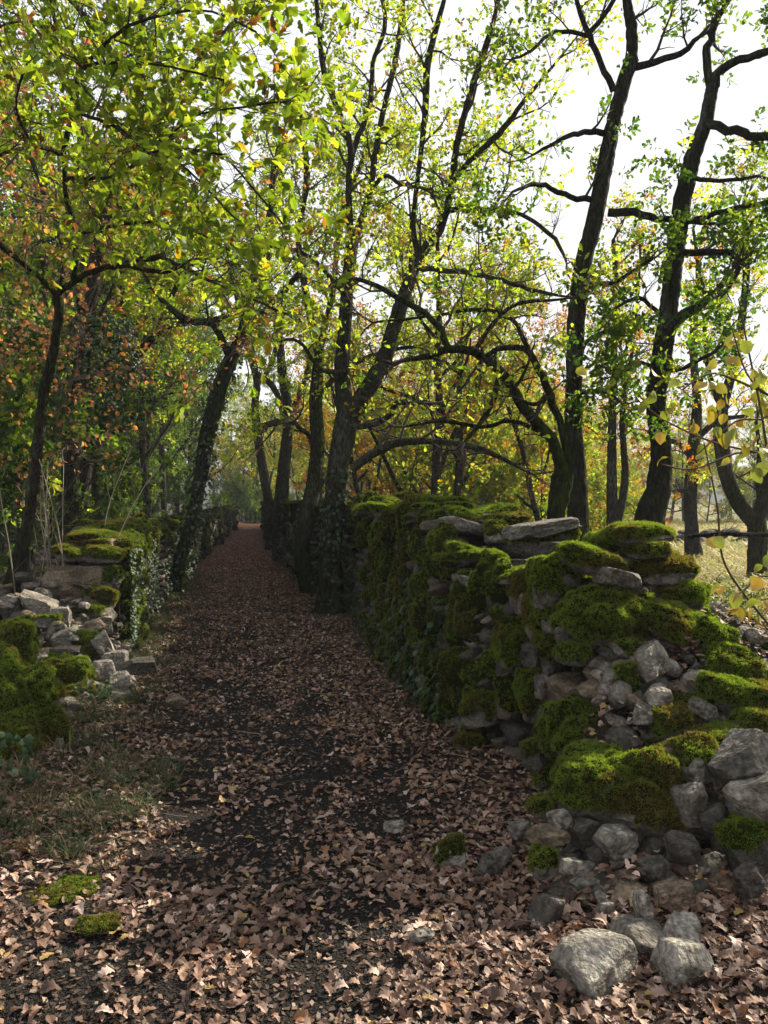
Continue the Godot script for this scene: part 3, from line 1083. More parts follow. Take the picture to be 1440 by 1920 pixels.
func build_right_wall() -> void:
	rng.seed = 101
	var w := thing("dry_stone_wall", "tall mossy dry stone wall with a collapsed near end and hanging ivy", "wall")
	w.set_meta("kind", "thing")
	build_wall(w, "right", "right", 4.6, 46.0, [[4.6, 1.22], [5.0, 1.12], [5.3, 1.02], [5.7, 1.22], [6.2, 1.46], [8.0, 1.5], [12.0, 1.52], [20.0, 1.5], [60.0, 1.45]], 0.75, 9.0, 0.50, 13.0)
	# rubble under the collapsed end
	var st := SurfaceTool.new()
	st.begin(Mesh.PRIMITIVE_TRIANGLES)
	var nx := 46
	var nd := 50
	for i in nd + 1:
		for k in nx + 1:
			var d := lerpf(2.3, 5.9, float(i) / nd)
			var x := lerpf(0.5, 4.0, float(k) / nx)
			var h := heap_h(x, d) - 0.06
			st.set_color(Color(0.045, 0.038, 0.030) * (1.0 + 0.5 * noise2.get_noise_2d(x * 300.0, d * 300.0)))
			st.add_vertex(Vector3(x, ground_h(x, d) + h - 0.03, -d))
	for i in nd:
		for k in nx:
			var a := i * (nx + 1) + k
			for v in [a, a + nx + 1, a + 1, a + 1, a + nx + 1, a + nx + 2]: st.add_index(v)
	st.generate_normals()
	part(w, "earth_fill", st.commit(), M.soil)
	# small rubble on it
	var acc := Acc.new()
	var lib := []
	for k in 10: lib.append(rock(720 + k, 2 if k < 4 else 1, 1.0, 0.05))
	var mlib := []
	for k in 5: mlib.append(rock(740 + k, 3, 0.4, 0.10, -0.6))
	var macc := Acc.new()
	for s in 1100:
		var d := rr(2.5, 5.0)
		var x := lut([[2.3, 0.85], [3.0, 0.66], [3.4, 0.74], [4.4, 1.02], [5.0, 0.85]], d) + pow(rng.randf(), 1.3) * 2.6
		var h := heap_h(x, d)
		if h < 0.02: continue
		var k := rr(0.06, 0.17)
		var p := at_ground(x, d) + Vector3(0, h - 0.05 + rr(-0.03, 0.02), 0)
		acc.add_scaled(lib[s % 10][0], Transform3D(Basis.from_euler(Vector3(rr(-0.6, 0.6), rr(0, TAU), rr(-0.6, 0.6))) * Basis.from_scale(Vector3(k * rr(0.8, 1.6), k * rr(0.5, 0.9), k)), p), [MID, DIM, TAN, MID, PALE][s % 5] * rr(0.75, 1.15))
		if rng.randf() < 0.08 and d > 3.6:
			var m := rng.randi() % 5
			var mt := Transform3D(Basis(Vector3.UP, rr(0, TAU)) * Basis.from_scale(Vector3(rr(0.15, 0.34), rr(0.10, 0.2), rr(0.15, 0.3))), p + Vector3(0, 0.01, 0))
			macc.add_scaled(mlib[m][1], mt, Color.WHITE * rr(0.75, 1.15))
			tufts_on("right", mlib[m][1], mt, 2600.0)
	part(w, "heap_rubble", acc.mesh(), M.stone, "stuff")
	part(w, "heap_moss", macc.mesh(), moss_mat(MOSS), "stuff")
	# the stones that can be told apart: kind, px, py, width, height, distance, turn, tilt, colour
	var list := [
		["R", 1033, 993, 150, 34, 4.7, 0.2, 0.12, MID], ["H", 1000, 1022, 90, 36, 4.75, 0.0, 0.0, MID], ["R", 1040, 1030, 70, 34, 4.6, 0.4, 0.0, DIM],
		["M", 1213, 1006, 134, 52, 4.35, 0.1, 0.07, MID], ["M", 1228, 1036, 96, 36, 4.28, 0.3, 0.0, MID], ["M", 1150, 1030, 100, 60, 4.5, 0.0, 0.0, MID],
		["M", 1112, 1055, 130, 62, 4.15, 0.2, -0.28, MID], ["R", 1160, 1085, 90, 42, 4.08, 0.2, -0.25, MID], ["M", 1250, 1072, 140, 70, 4.3, 0.1, 0.05, MID],
		["M", 1060, 1000, 60, 50, 4.8, 0.1, 0.05, MID], ["M", 1288, 1120, 110, 70, 4.25, 0.7, -0.1, MID], ["M", 1030, 1100, 80, 110, 4.3, 0.3, 0.0, MID], ["M", 1060, 1070, 80, 70, 4.3, 0.0, 0.0, MID],
		["D", 1145, 1172, 205, 130, 4.12, 0.2, -0.05, MID], ["M", 1268, 1180, 150, 95, 4.12, 0.6, -0.2, MID], ["M", 1330, 1205, 110, 90, 4.1, 0.2, -0.3, MID],
		["R", 1228, 1250, 84, 78, 3.9, 0.5, 0.35, PALE], ["M", 1078, 1228, 70, 52, 4.08, 0.3, 0.0, MID], ["R", 1160, 1262, 110, 44, 4.05, 0.1, 0.0, DIM], ["R", 1085, 1310, 110, 70, 4.12, 0.1, 0.0, TAN],
		["R", 1062, 1180, 34, 60, 4.15, 0.4, 0.1, MID], ["R", 1022, 1290, 40, 50, 4.25, 0.6, 0.1, MID], ["R", 1030, 1350, 44, 40, 4.2, 0.6, 0.1, DIM], ["H", 1010, 1420, 60, 60, 4.25, 0.6, 0.1, DIM], ["R", 1000, 1230, 38, 46, 4.4, 0.6, 0.1, DIM],
		["R", 1238, 1312, 66, 46, 3.78, 0.3, 0.2, PALE], ["R", 1212, 1346, 52, 42, 3.72, 0.9, -0.2, MID], ["R", 1180, 1290, 60, 50, 3.95, 0.9, -0.2, DIM],
		["M", 1390, 1262, 130, 96, 3.95, 0.3, -0.3, MID], ["M", 1395, 1315, 130, 84, 3.75, 0.3, -0.2, MID], ["M", 1430, 1370, 90, 80, 3.6, 0.3, -0.2, MID], ["M", 1440, 1320, 90, 70, 3.8, 0.3, -0.2, MID],
		["D", 1112, 1385, 165, 170, 4.0, 0.3, 0.1, MID], ["M", 1090, 1470, 100, 90, 3.8, 0.3, 0.1, MID], ["M", 1265, 1364, 96, 72, 3.68, 0.3, 0.0, MID], ["R", 1328, 1335, 62, 42, 3.7, 0.3, -0.4, MID], ["R", 1260, 1420, 80, 40, 3.5, 0.3, 0.4, TAN],
		["M", 1365, 1398, 130, 40, 3.5, 0.3, 0.08, MID], ["H", 1318, 1440, 104, 96, 3.42, 0.4, 0.25, PALE], ["R", 1405, 1432, 150, 58, 3.28, 0.5, 0.62, MID], ["R", 1452, 1505, 150, 105, 3.12, 0.9, 0.35, PALE],
		["D", 1188, 1512, 255, 195, 3.32, 0.2, -0.05, MID], ["R", 1165, 1600, 84, 76, 3.2, 0.4, 0.2, PALE], ["R", 1100, 1570, 70, 60, 3.3, 0.4, 0.2, DIM], ["R", 1302, 1520, 62, 96, 3.26, 0.3, 0.1, MID], ["R", 1350, 1545, 70, 70, 3.2, 0.9, 0.4, DIM],
		["H", 1405, 1595, 100, 120, 3.1, 0.3, 0.2, DIM], ["R", 1408, 1660, 54, 56, 2.95, 0.2, 0.1, DIM], ["R", 1290, 1600, 70, 60, 3.1, 0.2, 0.1, DIM], ["R", 1230, 1640, 60, 50, 3.1, 0.2, 0.1, DIM],
		["R", 1033, 1574, 78, 34, 3.25, 0.2, -0.05, TAN], ["R", 1052, 1540, 46, 38, 3.35, 0.2, 0.3, PALE], ["M", 1018, 1520, 50, 46, 3.5, 0.2, 0.0, MID], ["M", 1022, 1625, 56, 66, 3.12, 0.2, 0.0, MID], ["R", 1074, 1630, 48, 32, 3.05, 0.2, 0.0, PALE],
		["M", 905, 1335, 80, 80, 4.95, 0.0, 0.0, MID], ["M", 880, 1400, 60, 50, 5.0, 0.0, 0.0, MID], ["R", 880, 1092, 60, 26, 5.35, 0.2, -0.3, PALE],
		["M", 888, 1046, 110, 46, 5.5, 0.2, -0.28, MID], ["M", 872, 975, 90, 40, 6.0, 0.3, -0.55, MID], ["M", 850, 1010, 60, 40, 5.9, 0.3, 0.0, MID], ["R", 920, 970, 60, 22, 6.1, 0.3, 0.2, MID], ["M", 935, 1000, 60, 46, 5.7, 0.3, 0.0, MID], ["M", 930, 1060, 50, 60, 5.1, 0.3, 0.0, MID],
		["M", 1040, 1150, 60, 90, 4.35, 0.6, 0.1, MID], ["D", 1035, 1225, 56, 90, 4.38, 0.3, 0.1, MID], ["M", 1015, 1170, 50, 110, 4.5, 0.3, 0.1, MID], ["D", 1000, 1310, 60, 110, 4.55, 0.3, 0.1, MID], ["M", 990, 1120, 60, 100, 4.7, 0.3, 0.1, MID], ["D", 960, 1230, 60, 120, 4.75, 0.3, 0.0, MID], ["M", 1030, 1460, 60, 80, 4.25, 0.3, 0.0, MID],
		["M", 780, 960, 110, 30, 7.2, 0.3, 0.0, MID], ["M", 700, 960, 90, 30, 9.0, 0.3, 0.0, MID], ["M", 672, 950, 50, 18, 11.3, 0.3, 0.0, MID],
	]
	for e in list:
		var o := set_stone(w, e[0], placed(e[1], e[2], e[3], e[4], e[5], 0.85, e[6], e[7]), e[8] * rr(0.85, 1.12), "right", "", 5200.0)
		if e[0] == "M" and e[3] > 200: o.set_meta("label", "large stone under a thick cushion of green moss")
	w.get_node("stone").set_meta("label", "rough limestone of the wall")
	moss_fuzz("right", w, 0.017)
	# ivy on its face
	var iv := []
	for k in 3400:
		var s := 5.6 + pow(rng.randf(), 1.4) * 16.0
		var f := wall_line("right", s)
		var y := pow(rng.randf(), 1.5) * 1.3
		if noise.get_noise_2d(s * 60.0, y * 60.0) < -0.05 - 0.25 * (0.5 - y): continue
		iv.append([Vector3(f.x - rr(0.0, 0.07), ground_h(f.x, s) + y, f.z), Vector3(-0.9, 0.2, 0.25)])
	ivy_cover(w, iv)
	# loose rocks below the heap
	var loose := [
		["R", 1122, 1842, 185, 132, 2.58, 0.6, 0.12, PALE, "large grey rock with dark stains at the bottom of the heap"], ["R", 1208, 1802, 165, 118, 2.72, 1.9, -0.1, MID, "grey rounded rock close behind the large stained one"],
		["R", 1302, 1780, 105, 84, 2.75, 0.9, 0.1, PALE, "small grey rock directly above the upright oval one"], ["R", 1290, 1848, 112, 136, 2.56, 0.3, 0.1, PALE, "upright oval grey rock in front of the small grey one"],
		["R", 1030, 1728, 54, 96, 2.95, 0.5, -0.3, DIM, "pointed grey rock leaning against the foot of the heap"], ["R", 1146, 1724, 56, 60, 2.95, 0.3, 0.2, MID, "small rounded grey rock in the hollow under the heap"],
		["R", 1212, 1716, 26, 90, 2.85, 0.2, 0.25, PALE, "thin upright sliver of pale stone in the hollow"], ["R", 1272, 1700, 96, 72, 2.95, 0.3, 0.0, TAN, "brown rock among oak leaves beside the thin sliver"],
		["H", 850, 1614, 66, 70, 3.45, 0.3, 0.3, PALE, "pale mossy stone among the leaves below the tall wall"], ["R", 915, 1642, 50, 62, 3.35, 0.6, 0.2, DIM, "dark slanted stone among the leaves beside the pale mossy one"],
		["R", 940, 1612, 40, 34, 3.4, 0.6, 0.2, MID, "small grey stone just behind the dark slanted one"], ["R", 980, 1560, 46, 34, 3.5, 0.6, 0.2, MID, "small grey stone at the foot of the mossy boulder"],
		["R", 742, 1556, 46, 20, 3.75, 0.3, 0.0, PALE, "flat pale stone lying alone on the lane"], ["R", 790, 1760, 44, 18, 2.85, 0.3, 0.1, MID, "flat grey stone half buried in leaves on the lane"],
	]
	for e in loose:
		var o := set_stone(self, e[0], placed(e[1], e[2], e[3], e[4], e[5], 0.8, e[6], e[7]), e[8], "loose", e[9])
		metas(o, e[9], "rock", "loose rocks at the foot of the tall wall")

func build_left_wall() -> void:
	rng.seed = 202
	var w := thing("dry_stone_wall", "mossy dry stone wall lower than the other, ending in a sunlit pile of pale stones", "wall")
	w.set_meta("kind", "thing")
	build_wall(w, "left", "left", 8.2, 46.0, [[8.2, 1.02], [9.0, 1.2], [12.0, 1.22], [16.0, 1.15], [60.0, 1.2]], 0.8, 12.0, 0.95, 15.0)
	var list := [
		["R", 130, 1092, 116, 72, 8.0, 0.3, 0.0, TAN], ["R", 175, 1062, 90, 60, 8.4, 0.3, 0.0, MID], ["H", 158, 1030, 110, 34, 8.3, 0.3, 0.1, TAN], ["M", 168, 1014, 120, 42, 8.4, 0.2, -0.05, MID], ["M", 215, 1004, 110, 60, 9.0, 0.2, 0.0, MID], ["M", 196, 1050, 60, 40, 8.3, 0.2, 0.0, MID],
		["M", 184, 1124, 66, 50, 7.9, 0.2, -0.2, MID], ["M", 205, 1085, 50, 50, 8.1, 0.2, 0.0, MID], ["H", 175, 1152, 72, 38, 7.8, 0.2, 0.0, MID], ["R", 86, 1118, 42, 20, 7.9, 0.2, 0.0, MID], ["R", 84, 1134, 36, 20, 7.85, 0.2, 0.0, TAN], ["R", 122, 1130, 28, 17, 7.8, 0.2, 0.0, MID], ["R", 138, 1132, 26, 20, 7.8, 0.2, 0.0, PALE], ["R", 120, 1142, 30, 14, 7.75, 0.2, 0.0, MID], ["R", 145, 1166, 40, 16, 7.7, 0.2, 0.1, PALE], ["R", 138, 1184, 54, 20, 7.5, 0.2, -0.1, PALE], ["R", 182, 1176, 56, 36, 7.6, 0.2, 0.1, PALE],
		["R", 62, 1136, 96, 32, 7.3, 0.3, -0.42, PALE], ["R", 108, 1160, 46, 56, 7.2, 0.4, -0.1, PALE], ["H", 82, 1168, 50, 36, 7.1, 0.4, 0.0, MID], ["R", 40, 1170, 60, 50, 7.3, 0.4, 0.0, DIM], ["R", 20, 1150, 50, 40, 7.4, 0.4, 0.0, DIM],
		["R", 110, 1208, 44, 44, 6.9, 0.4, 0.4, PALE], ["R", 128, 1198, 30, 34, 7.0, 0.4, 0.4, MID], ["M", 156, 1206, 58, 50, 6.95, 0.4, 0.0, MID], ["M", 168, 1228, 34, 34, 6.9, 0.4, 0.0, MID], ["R", 189, 1212, 38, 52, 6.9, 0.5, 0.5, PALE],
		["D", 105, 1275, 110, 80, 6.2, 0.4, 0.0, MID], ["R", 118, 1228, 60, 30, 6.4, 0.4, 0.0, DIM], ["D", 140, 1305, 66, 46, 6.1, 0.4, 0.0, MID],
		["D", -30, 1350, 190, 320, 4.8, 0.3, 0.25, MID], ["D", 5, 1430, 140, 190, 4.55, 0.9, 0.2, MID], ["D", 60, 1300, 70, 110, 4.9, 1.3, 0.3, MID], ["D", 5, 1215, 90, 110, 5.1, 0.3, 0.0, MID], ["D", 75, 1395, 60, 130, 4.75, 2.0, 0.1, MID],
	]
	for e in list:
		set_stone(w, e[0], placed(e[1], e[2], e[3], e[4], e[5], 0.9, e[6], e[7]), e[8] * rr(0.9, 1.12), "left", "", 3600.0)
	var acc := Acc.new()
	var lib := []
	for k in 10: lib.append(rock(760 + k, 2 if k < 4 else 1, 1.0, 0.05))
	for s in 420:
		var d := rr(5.6, 8.4)
		var x := lut(LEFT, d) - 0.05 - pow(rng.randf(), 1.2) * 1.5
		var top := lerpf(0.10, 0.75, sm(6.0, 8.2, d)) * sm(lut(LEFT, d) + 0.1, lut(LEFT, d) - 0.4, x)
		var k := rr(0.08, 0.2)
		acc.add_scaled(lib[s % 10][0], Transform3D(Basis.from_euler(Vector3(rr(-0.4, 0.4), rr(0, TAU), rr(-0.4, 0.4))) * Basis.from_scale(Vector3(k * rr(0.8, 1.7), k * rr(0.4, 0.8), k)), at_ground(x, d) + Vector3(0, top * rng.randf(), 0)), [MID, DIM, TAN, PALE][s % 4] * rr(0.8, 1.2))
	part(w, "heap_rubble", acc.mesh(), M.stone, "stuff")
	moss_fuzz("left", w, 0.020)
	var iv := []
	for k in 2600:
		var s := 8.0 + pow(rng.randf(), 1.5) * 12.0
		var f := wall_line("left", s)
		var y := pow(rng.randf(), 1.6) * 1.1
		if noise.get_noise_2d(s * 60.0, y * 60.0 + 500.0) < 0.0: continue
		iv.append([Vector3(f.x + rr(0.02, 0.08), ground_h(f.x, s) + y, f.z), Vector3(0.9, 0.2, 0.3)])
	for k in 24:
		iv.append([P(rr(0, 60), rr(1350, 1470), 4.05) + rv() * 0.04, Vector3(0.3, 0.3, 0.9)])
	for k in 130:
		iv.append([P(rr(140, 200), rr(1280, 1350), 6.0) + rv() * 0.05, Vector3(0.3, 0.3, 0.9)])
	ivy_cover(w, iv, "ivy_leaves", 0.75)
	var loose := [
		["R", 250, 1254, 84, 34, 6.75, 0.2, -0.08, DIM, "long flat stone slab sticking out over the verge"], ["R", 206, 1240, 60, 34, 6.85, 0.2, 0.0, PALE, "sunlit pale stone on the inner end of the flat slab"], ["R", 193, 1262, 44, 52, 6.65, 0.4, 0.2, PALE, "upright pale stone under the inner end of the slab"],
		["R", 219, 1288, 50, 46, 6.4, 0.5, 0.2, PALE, "pale angular stone with a light top, lowest of the pile"], ["R", 237, 1283, 36, 24, 6.5, 0.5, 0.2, MID, "small grey stone tucked under the slab"], ["R", 222, 1312, 60, 26, 6.2, 0.5, 0.1, MID, "flat stone half sunk in the grass below the pile"],
		["R", 326, 1322, 46, 34, 6.15, 0.5, -0.5, TAN, "lone brownish stone on the verge apart from the pile"], ["D", 60, 1650, 210, 34, 3.42, 0.2, 0.0, MID, "broad low moss cushion on the verge"], ["D", 152, 1660, 70, 24, 3.38, 0.2, 0.0, MID, "small bright moss cushion beside the broad one"], ["D", 90, 1690, 150, 24, 3.2, 0.2, 0.0, MID, "flat moss patch in front of the low moss cushion"],
		["D", 175, 1745, 80, 18, 2.95, 0.2, 0.0, MID, "dark small moss patch among leaves, nearest the lens"],
	]
	for e in loose:
		var o := set_stone(self, e[0], placed(e[1], e[2], e[3], e[4], e[5], 0.8, e[6], e[7]), e[8], "loose", e[9])
		metas(o, e[9], "rock" if e[0] == "R" else "moss cushion", "stones fallen from the low wall" if e[0] == "R" else "moss cushions on the left verge")
	var f := Node3D.new()
	f.free()
	moss_fuzz("loose", self, 0.011)
	metas(get_node("moss_tufts"), "short green moss leaves on the loose stones", "moss", "", "stuff")


# ---------------------------------------------------------------- the trees one can tell apart
func build_near_trees() -> void:
	rng.seed = 303
	var oakA := spray_mesh("oak", 1, 10)
	var oakB := spray_mesh("oak", 2, 13)
	var thin := spray_mesh("oak", 3, 5)
	M.spray_a = oakA
	M.spray_b = oakB
	M.spray_thin = thin
	M.spray_round = spray_mesh("round", 4, 9)
	var green := [[GREEN, 3], [LIME, 6], [GOLD, 0.7], [ORANGE, 0.25]]
	var lime := [[LIME, 6], [GREEN, 2], [GOLD, 1.5], [ORANGE, 0.3]]
	var deep := [[GREEN, 6], [LIME, 1.5], [DARK, 2]]

	# the two-stemmed ivy oak against the tall wall
	var t1 := oak("big two stemmed oak with ivy on its trunk, standing against the tall wall", [
		[[[617, 1152, 23.8], [620, 1050, 21.7], [626, 960, 20.3], [632, 880, 20.3], [644, 820, 21.7], [652, 775, 21]], 11.3, 11.3, 0],
		[[[650, 782, 18.2], [641, 700, 13.3], [648, 600, 11.9], [654, 520, 11.9], [661, 450, 12.6]], 11.3, 11.4, 0.5, 0.55],
		[[[657, 455, 7.7], [653, 350, 6.3], [657, 280, 6.3], [640, 220, 4.9], [608, 140, 5], [598, 60, 4], [590, -60, 3]], 11.4, 10.8, 1.3],
		[[[665, 450, 8.4], [690, 370, 7], [705, 280, 6.3], [718, 210, 4.9], [742, 110, 5], [757, -10, 4], [765, -120, 3]], 11.4, 11.8, 1.3],
		[[[656, 300, 6], [690, 200, 5], [700, 120, 4], [722, 40, 4], [700, -60, 3]], 11.3, 11.0, 1.2],
		[[[655, 790, 18.2], [680, 745, 15.4], [702, 710, 14], [724, 665, 13.3], [746, 590, 12.6], [766, 530, 12.6], [786, 475, 11.9]], 11.3, 11.0, 0.4, 0.6],
		[[[784, 480, 7.7], [775, 420, 5.6], [787, 300, 4.9], [798, 200, 6], [802, 120, 6], [832, 0, 4], [845, -100, 3]], 11.0, 10.8, 1.3],
		[[[788, 478, 10.5], [825, 430, 9.1], [843, 370, 7.7], [857, 270, 6.3], [882, 175, 5.6], [905, 105, 6], [928, 30, 4], [945, -80, 3]], 11.0, 10.5, 1.3],
		[[[846, 345, 5.6], [890, 292, 4.9], [935, 252, 6], [990, 180, 4], [1050, 108, 2]], 10.8, 10.0, 1.2],
		[[[838, 392, 6], [920, 395, 5], [980, 404, 4], [1040, 448, 4], [1062, 492, 2]], 10.8, 10.3, 0.7],
		[[[778, 502, 6], [860, 510, 5], [940, 525, 4], [1000, 545, 4], [1062, 556, 2]], 11.0, 10.4, 0.5],
		[[[690, 365, 5], [720, 330, 4], [752, 345, 4], [790, 352, 3]], 11.6, 11.0, 0.8],
		[[[655, 800, 6.3], [700, 795, 4.9], [734, 775, 5], [745, 755, 5], [795, 756, 3]], 11.2, 10.4, 0.25],
		[[[662, 878, 8.4], [700, 850, 7.7], [750, 830, 7], [805, 828, 5.6], [870, 834, 6], [925, 852, 5], [1000, 890, 2]], 11.1, 9.8, 0.2],
		[[[655, 560, 6], [600, 500, 5], [560, 470, 4], [505, 462, 3]], 11.2, 10.5, 1.3],
		[[[648, 700, 6], [600, 690, 4], [560, 640, 3], [520, 640, 2]], 11.2, 10.7, 0.7],
	], {"mesh": thin, "mix": [[LIME, 7], [GREEN, 2.5], [GOLD, 1], [ORANGE, 0.15]], "gap": 0.30, "len": 1.0, "moss": 0.25, "wood": Color(0.07, 0.06, 0.052)})
	ivy_on(t1, [[617, 1150, 24], [620, 1050, 22], [626, 960, 20], [632, 880, 20]], 11.3, 420)

	oak("oak with a forked dark trunk close behind the ivy oak", [
		[[[585, 1106, 16.1], [566, 1040, 15.5], [578, 960, 15.5], [590, 900, 16.7], [595, 830, 14.3], [592, 740, 11.8], [600, 640, 9.3]], 13.8, 14.2, 0],
		[[[596, 660, 8.1], [575, 560, 6.2], [560, 450, 5], [575, 330, 6], [560, 200, 4]], 14.2, 14.5, 1.0],
		[[[600, 650, 7.4], [625, 540, 5.6], [640, 400, 4.3], [690, 280, 5]], 14.2, 15.0, 1.0],
		[[[588, 830, 5], [560, 800, 4.3], [535, 790, 5], [500, 800, 3]], 14.0, 13.0, 0.6],
		[[[595, 740, 4.3], [650, 690, 6], [720, 660, 4], [780, 650, 3]], 14.2, 14.5, 0.8],
	], {"mesh": oakA, "mix": green, "gap": 0.34, "len": 1.2, "moss": 0.5})
	oak("slender dark oak with a fork high up, beyond the forked oak", [
		[[[530, 1056, 14.2], [526, 960, 12], [535, 850, 11.2], [541, 780, 9.8], [530, 700, 8.2], [522, 620, 6.8], [500, 520, 5.2], [520, 380, 5], [535, 260, 4]], 21.0, 21.0, 1.0, 0.5],
		[[[538, 800, 6.8], [515, 730, 5.2], [480, 700, 5]], 21.0, 20.5, 1.0],
		[[[540, 790, 6.8], [570, 720, 5.2], [590, 650, 5]], 21.0, 21.5, 1.0],
	], {"mesh": oakA, "mix": green, "gap": 0.4, "len": 1.5, "size": 1.2, "moss": 0.2})
	oak("thin crooked oak leaning over the far lane beside the tall wall", [
		[[[510, 1032, 9.8], [506, 950, 8.2], [490, 860, 8.2], [478, 770, 8.2], [481, 715, 6.8], [465, 650, 6], [440, 540, 5]], 26.0, 26.0, 1.0, 0.6],
		[[[481, 720, 5.2], [505, 690, 5], [530, 610, 4]], 26.0, 26.5, 1.0],
		[[[484, 800, 5], [520, 790, 5], [560, 770, 3]], 26.0, 25.0, 0.6],
	], {"mesh": oakA, "mix": lime, "gap": 0.45, "len": 1.6, "size": 1.2, "moss": 0.2})
	# ivy clad, leaning over the lane from the left
	var t5 := oak("ivy clad oak leaning over the lane from the low wall", [
		[[[318, 1122, 14.4], [340, 1040, 13.7], [364, 960, 13], [378, 880, 14.4], [392, 800, 14.4], [410, 730, 13.7], [434, 670, 12.2], [455, 620, 8.7], [470, 540, 7.2], [500, 440, 5.8], [515, 300, 6]], 13.5, 13.0, 0.9, 0.6],
		[[[432, 675, 6.5], [400, 610, 6], [350, 600, 6], [300, 560, 4]], 13.2, 12.0, 1.0],
		[[[455, 620, 5.8], [520, 560, 6], [570, 500, 4]], 13.0, 12.2, 1.0],
	], {"mesh": oakB, "mix": green, "gap": 0.5, "len": 1.3, "moss": 0.4})
	ivy_on(t5, [[318, 1122, 19], [340, 1040, 19], [364, 960, 17], [378, 880, 19], [392, 800, 20], [410, 730, 19], [434, 670, 16]], 13.4, 800)
	oak("dark oak arching from behind the sunlit end of the low wall", [
		[[[140, 990, 15], [155, 900, 12.8], [180, 830, 12], [220, 740, 10.5], [268, 655, 9], [318, 612, 6.8], [400, 600, 6], [450, 590, 4]], 15.5, 14.0, 0.9, 0.55],
		[[[225, 735, 6], [240, 640, 5.2], [230, 520, 6], [260, 380, 4]], 15.0, 15.0, 1.0],
		[[[290, 630, 5.2], [330, 540, 5], [380, 470, 4]], 14.5, 14.0, 1.0],
	], {"mesh": oakB, "mix": green, "gap": 0.5, "len": 1.3, "moss": 0.2})
	var t7 := oak("straight dark trunk hung with glossy ivy behind the crooked slim oak", [
		[[[130, 985, 15.4], [135, 850, 14], [150, 700, 13.3], [165, 600, 11.9], [185, 450, 10.5], [230, 280, 9.1], [262, 120, 7.7], [265, -60, 5.6]], 11.5, 11.5, 1.0, 0.5],
		[[[185, 450, 5.6], [240, 360, 6], [300, 300, 4], [350, 200, 3]], 11.5, 10.8, 1.0],
		[[[230, 280, 5.6], [330, 160, 6], [420, 60, 4]], 11.5, 11.0, 1.0],
		[[[175, 520, 5.6], [110, 420, 6], [60, 300, 4], [20, 180, 3]], 11.5, 12.0, 1.0],
		[[[255, 150, 5.6], [180, 60, 6], [100, -40, 4]], 11.5, 11.0, 1.0],
	], {"mesh": oakB, "mix": green, "gap": 0.5, "len": 1.1, "moss": 0.2})
	ivy_on(t7, [[150, 760, 50], [180, 680, 60], [190, 600, 40]], 11.3, 1300)

	# right of the wall
	oak("tall dark oak rising from behind the notch in the tall wall", [
		[[[1086, 1080, 19.7], [1085, 985, 18.9], [1081, 900, 18], [1075, 800, 16.4], [1077, 700, 16.4], [1082, 600, 16.4], [1094, 500, 16.4], [1114, 420, 15.6], [1131, 330, 14.8], [1150, 230, 13.1], [1166, 170, 13.9], [1184, 112, 14.8]], 8.6, 8.8, 0],
		[[[1184, 118, 12.3], [1184, 50, 10.7], [1174, -10, 8.2], [1165, -140, 6.6]], 8.8, 8.8, 0.3, 0.3],
		[[[1150, 170, 6.6], [1125, 118, 6], [1105, 68, 6], [1078, -10, 4], [1070, -80, 3]], 8.8, 8.6, 0.2, 0.5],
		[[[1104, 66, 5], [1132, 30, 5], [1162, -20, 4]], 8.7, 8.6, 0.3],
		[[[1105, 68, 4], [1040, 60, 4], [995, 95, 3], [958, 112, 2]], 8.7, 8.2, 0.5],
		[[[1188, 126, 7.4], [1230, 114, 6.6], [1276, 100, 6], [1310, 70, 4]], 8.8, 8.5, 0.4],
		[[[1134, 250, 6], [1095, 248, 5], [1055, 260, 4], [1000, 290, 2]], 8.8, 8.4, 0.05],
		[[[1126, 372, 6], [1070, 370, 5], [1010, 345, 4], [960, 360, 2]], 8.8, 8.0, 0.55],
		[[[1140, 398, 7.4], [1190, 400, 7.4], [1232, 410, 6.6], [1300, 416, 5], [1340, 420, 3]], 8.8, 8.6, 0.5, 0.5],
		[[[1090, 530, 5], [1150, 530, 4], [1200, 500, 3]], 8.8, 8.2, 0.55],
		[[[1078, 690, 4], [1100, 640, 4], [1140, 620, 3]], 8.7, 8.2, 0.55],
		[[[1076, 740, 4], [1130, 735, 3], [1160, 750, 2]], 8.7, 8.2, 0.55],
	], {"mesh": oakA, "mix": [[Color(0.07, 0.14, 0.015), 6], [GREEN, 3], [LIME, 1.5]], "gap": 0.5, "len": 0.6, "moss": 0.22, "wood": Color(0.055, 0.047, 0.042)})
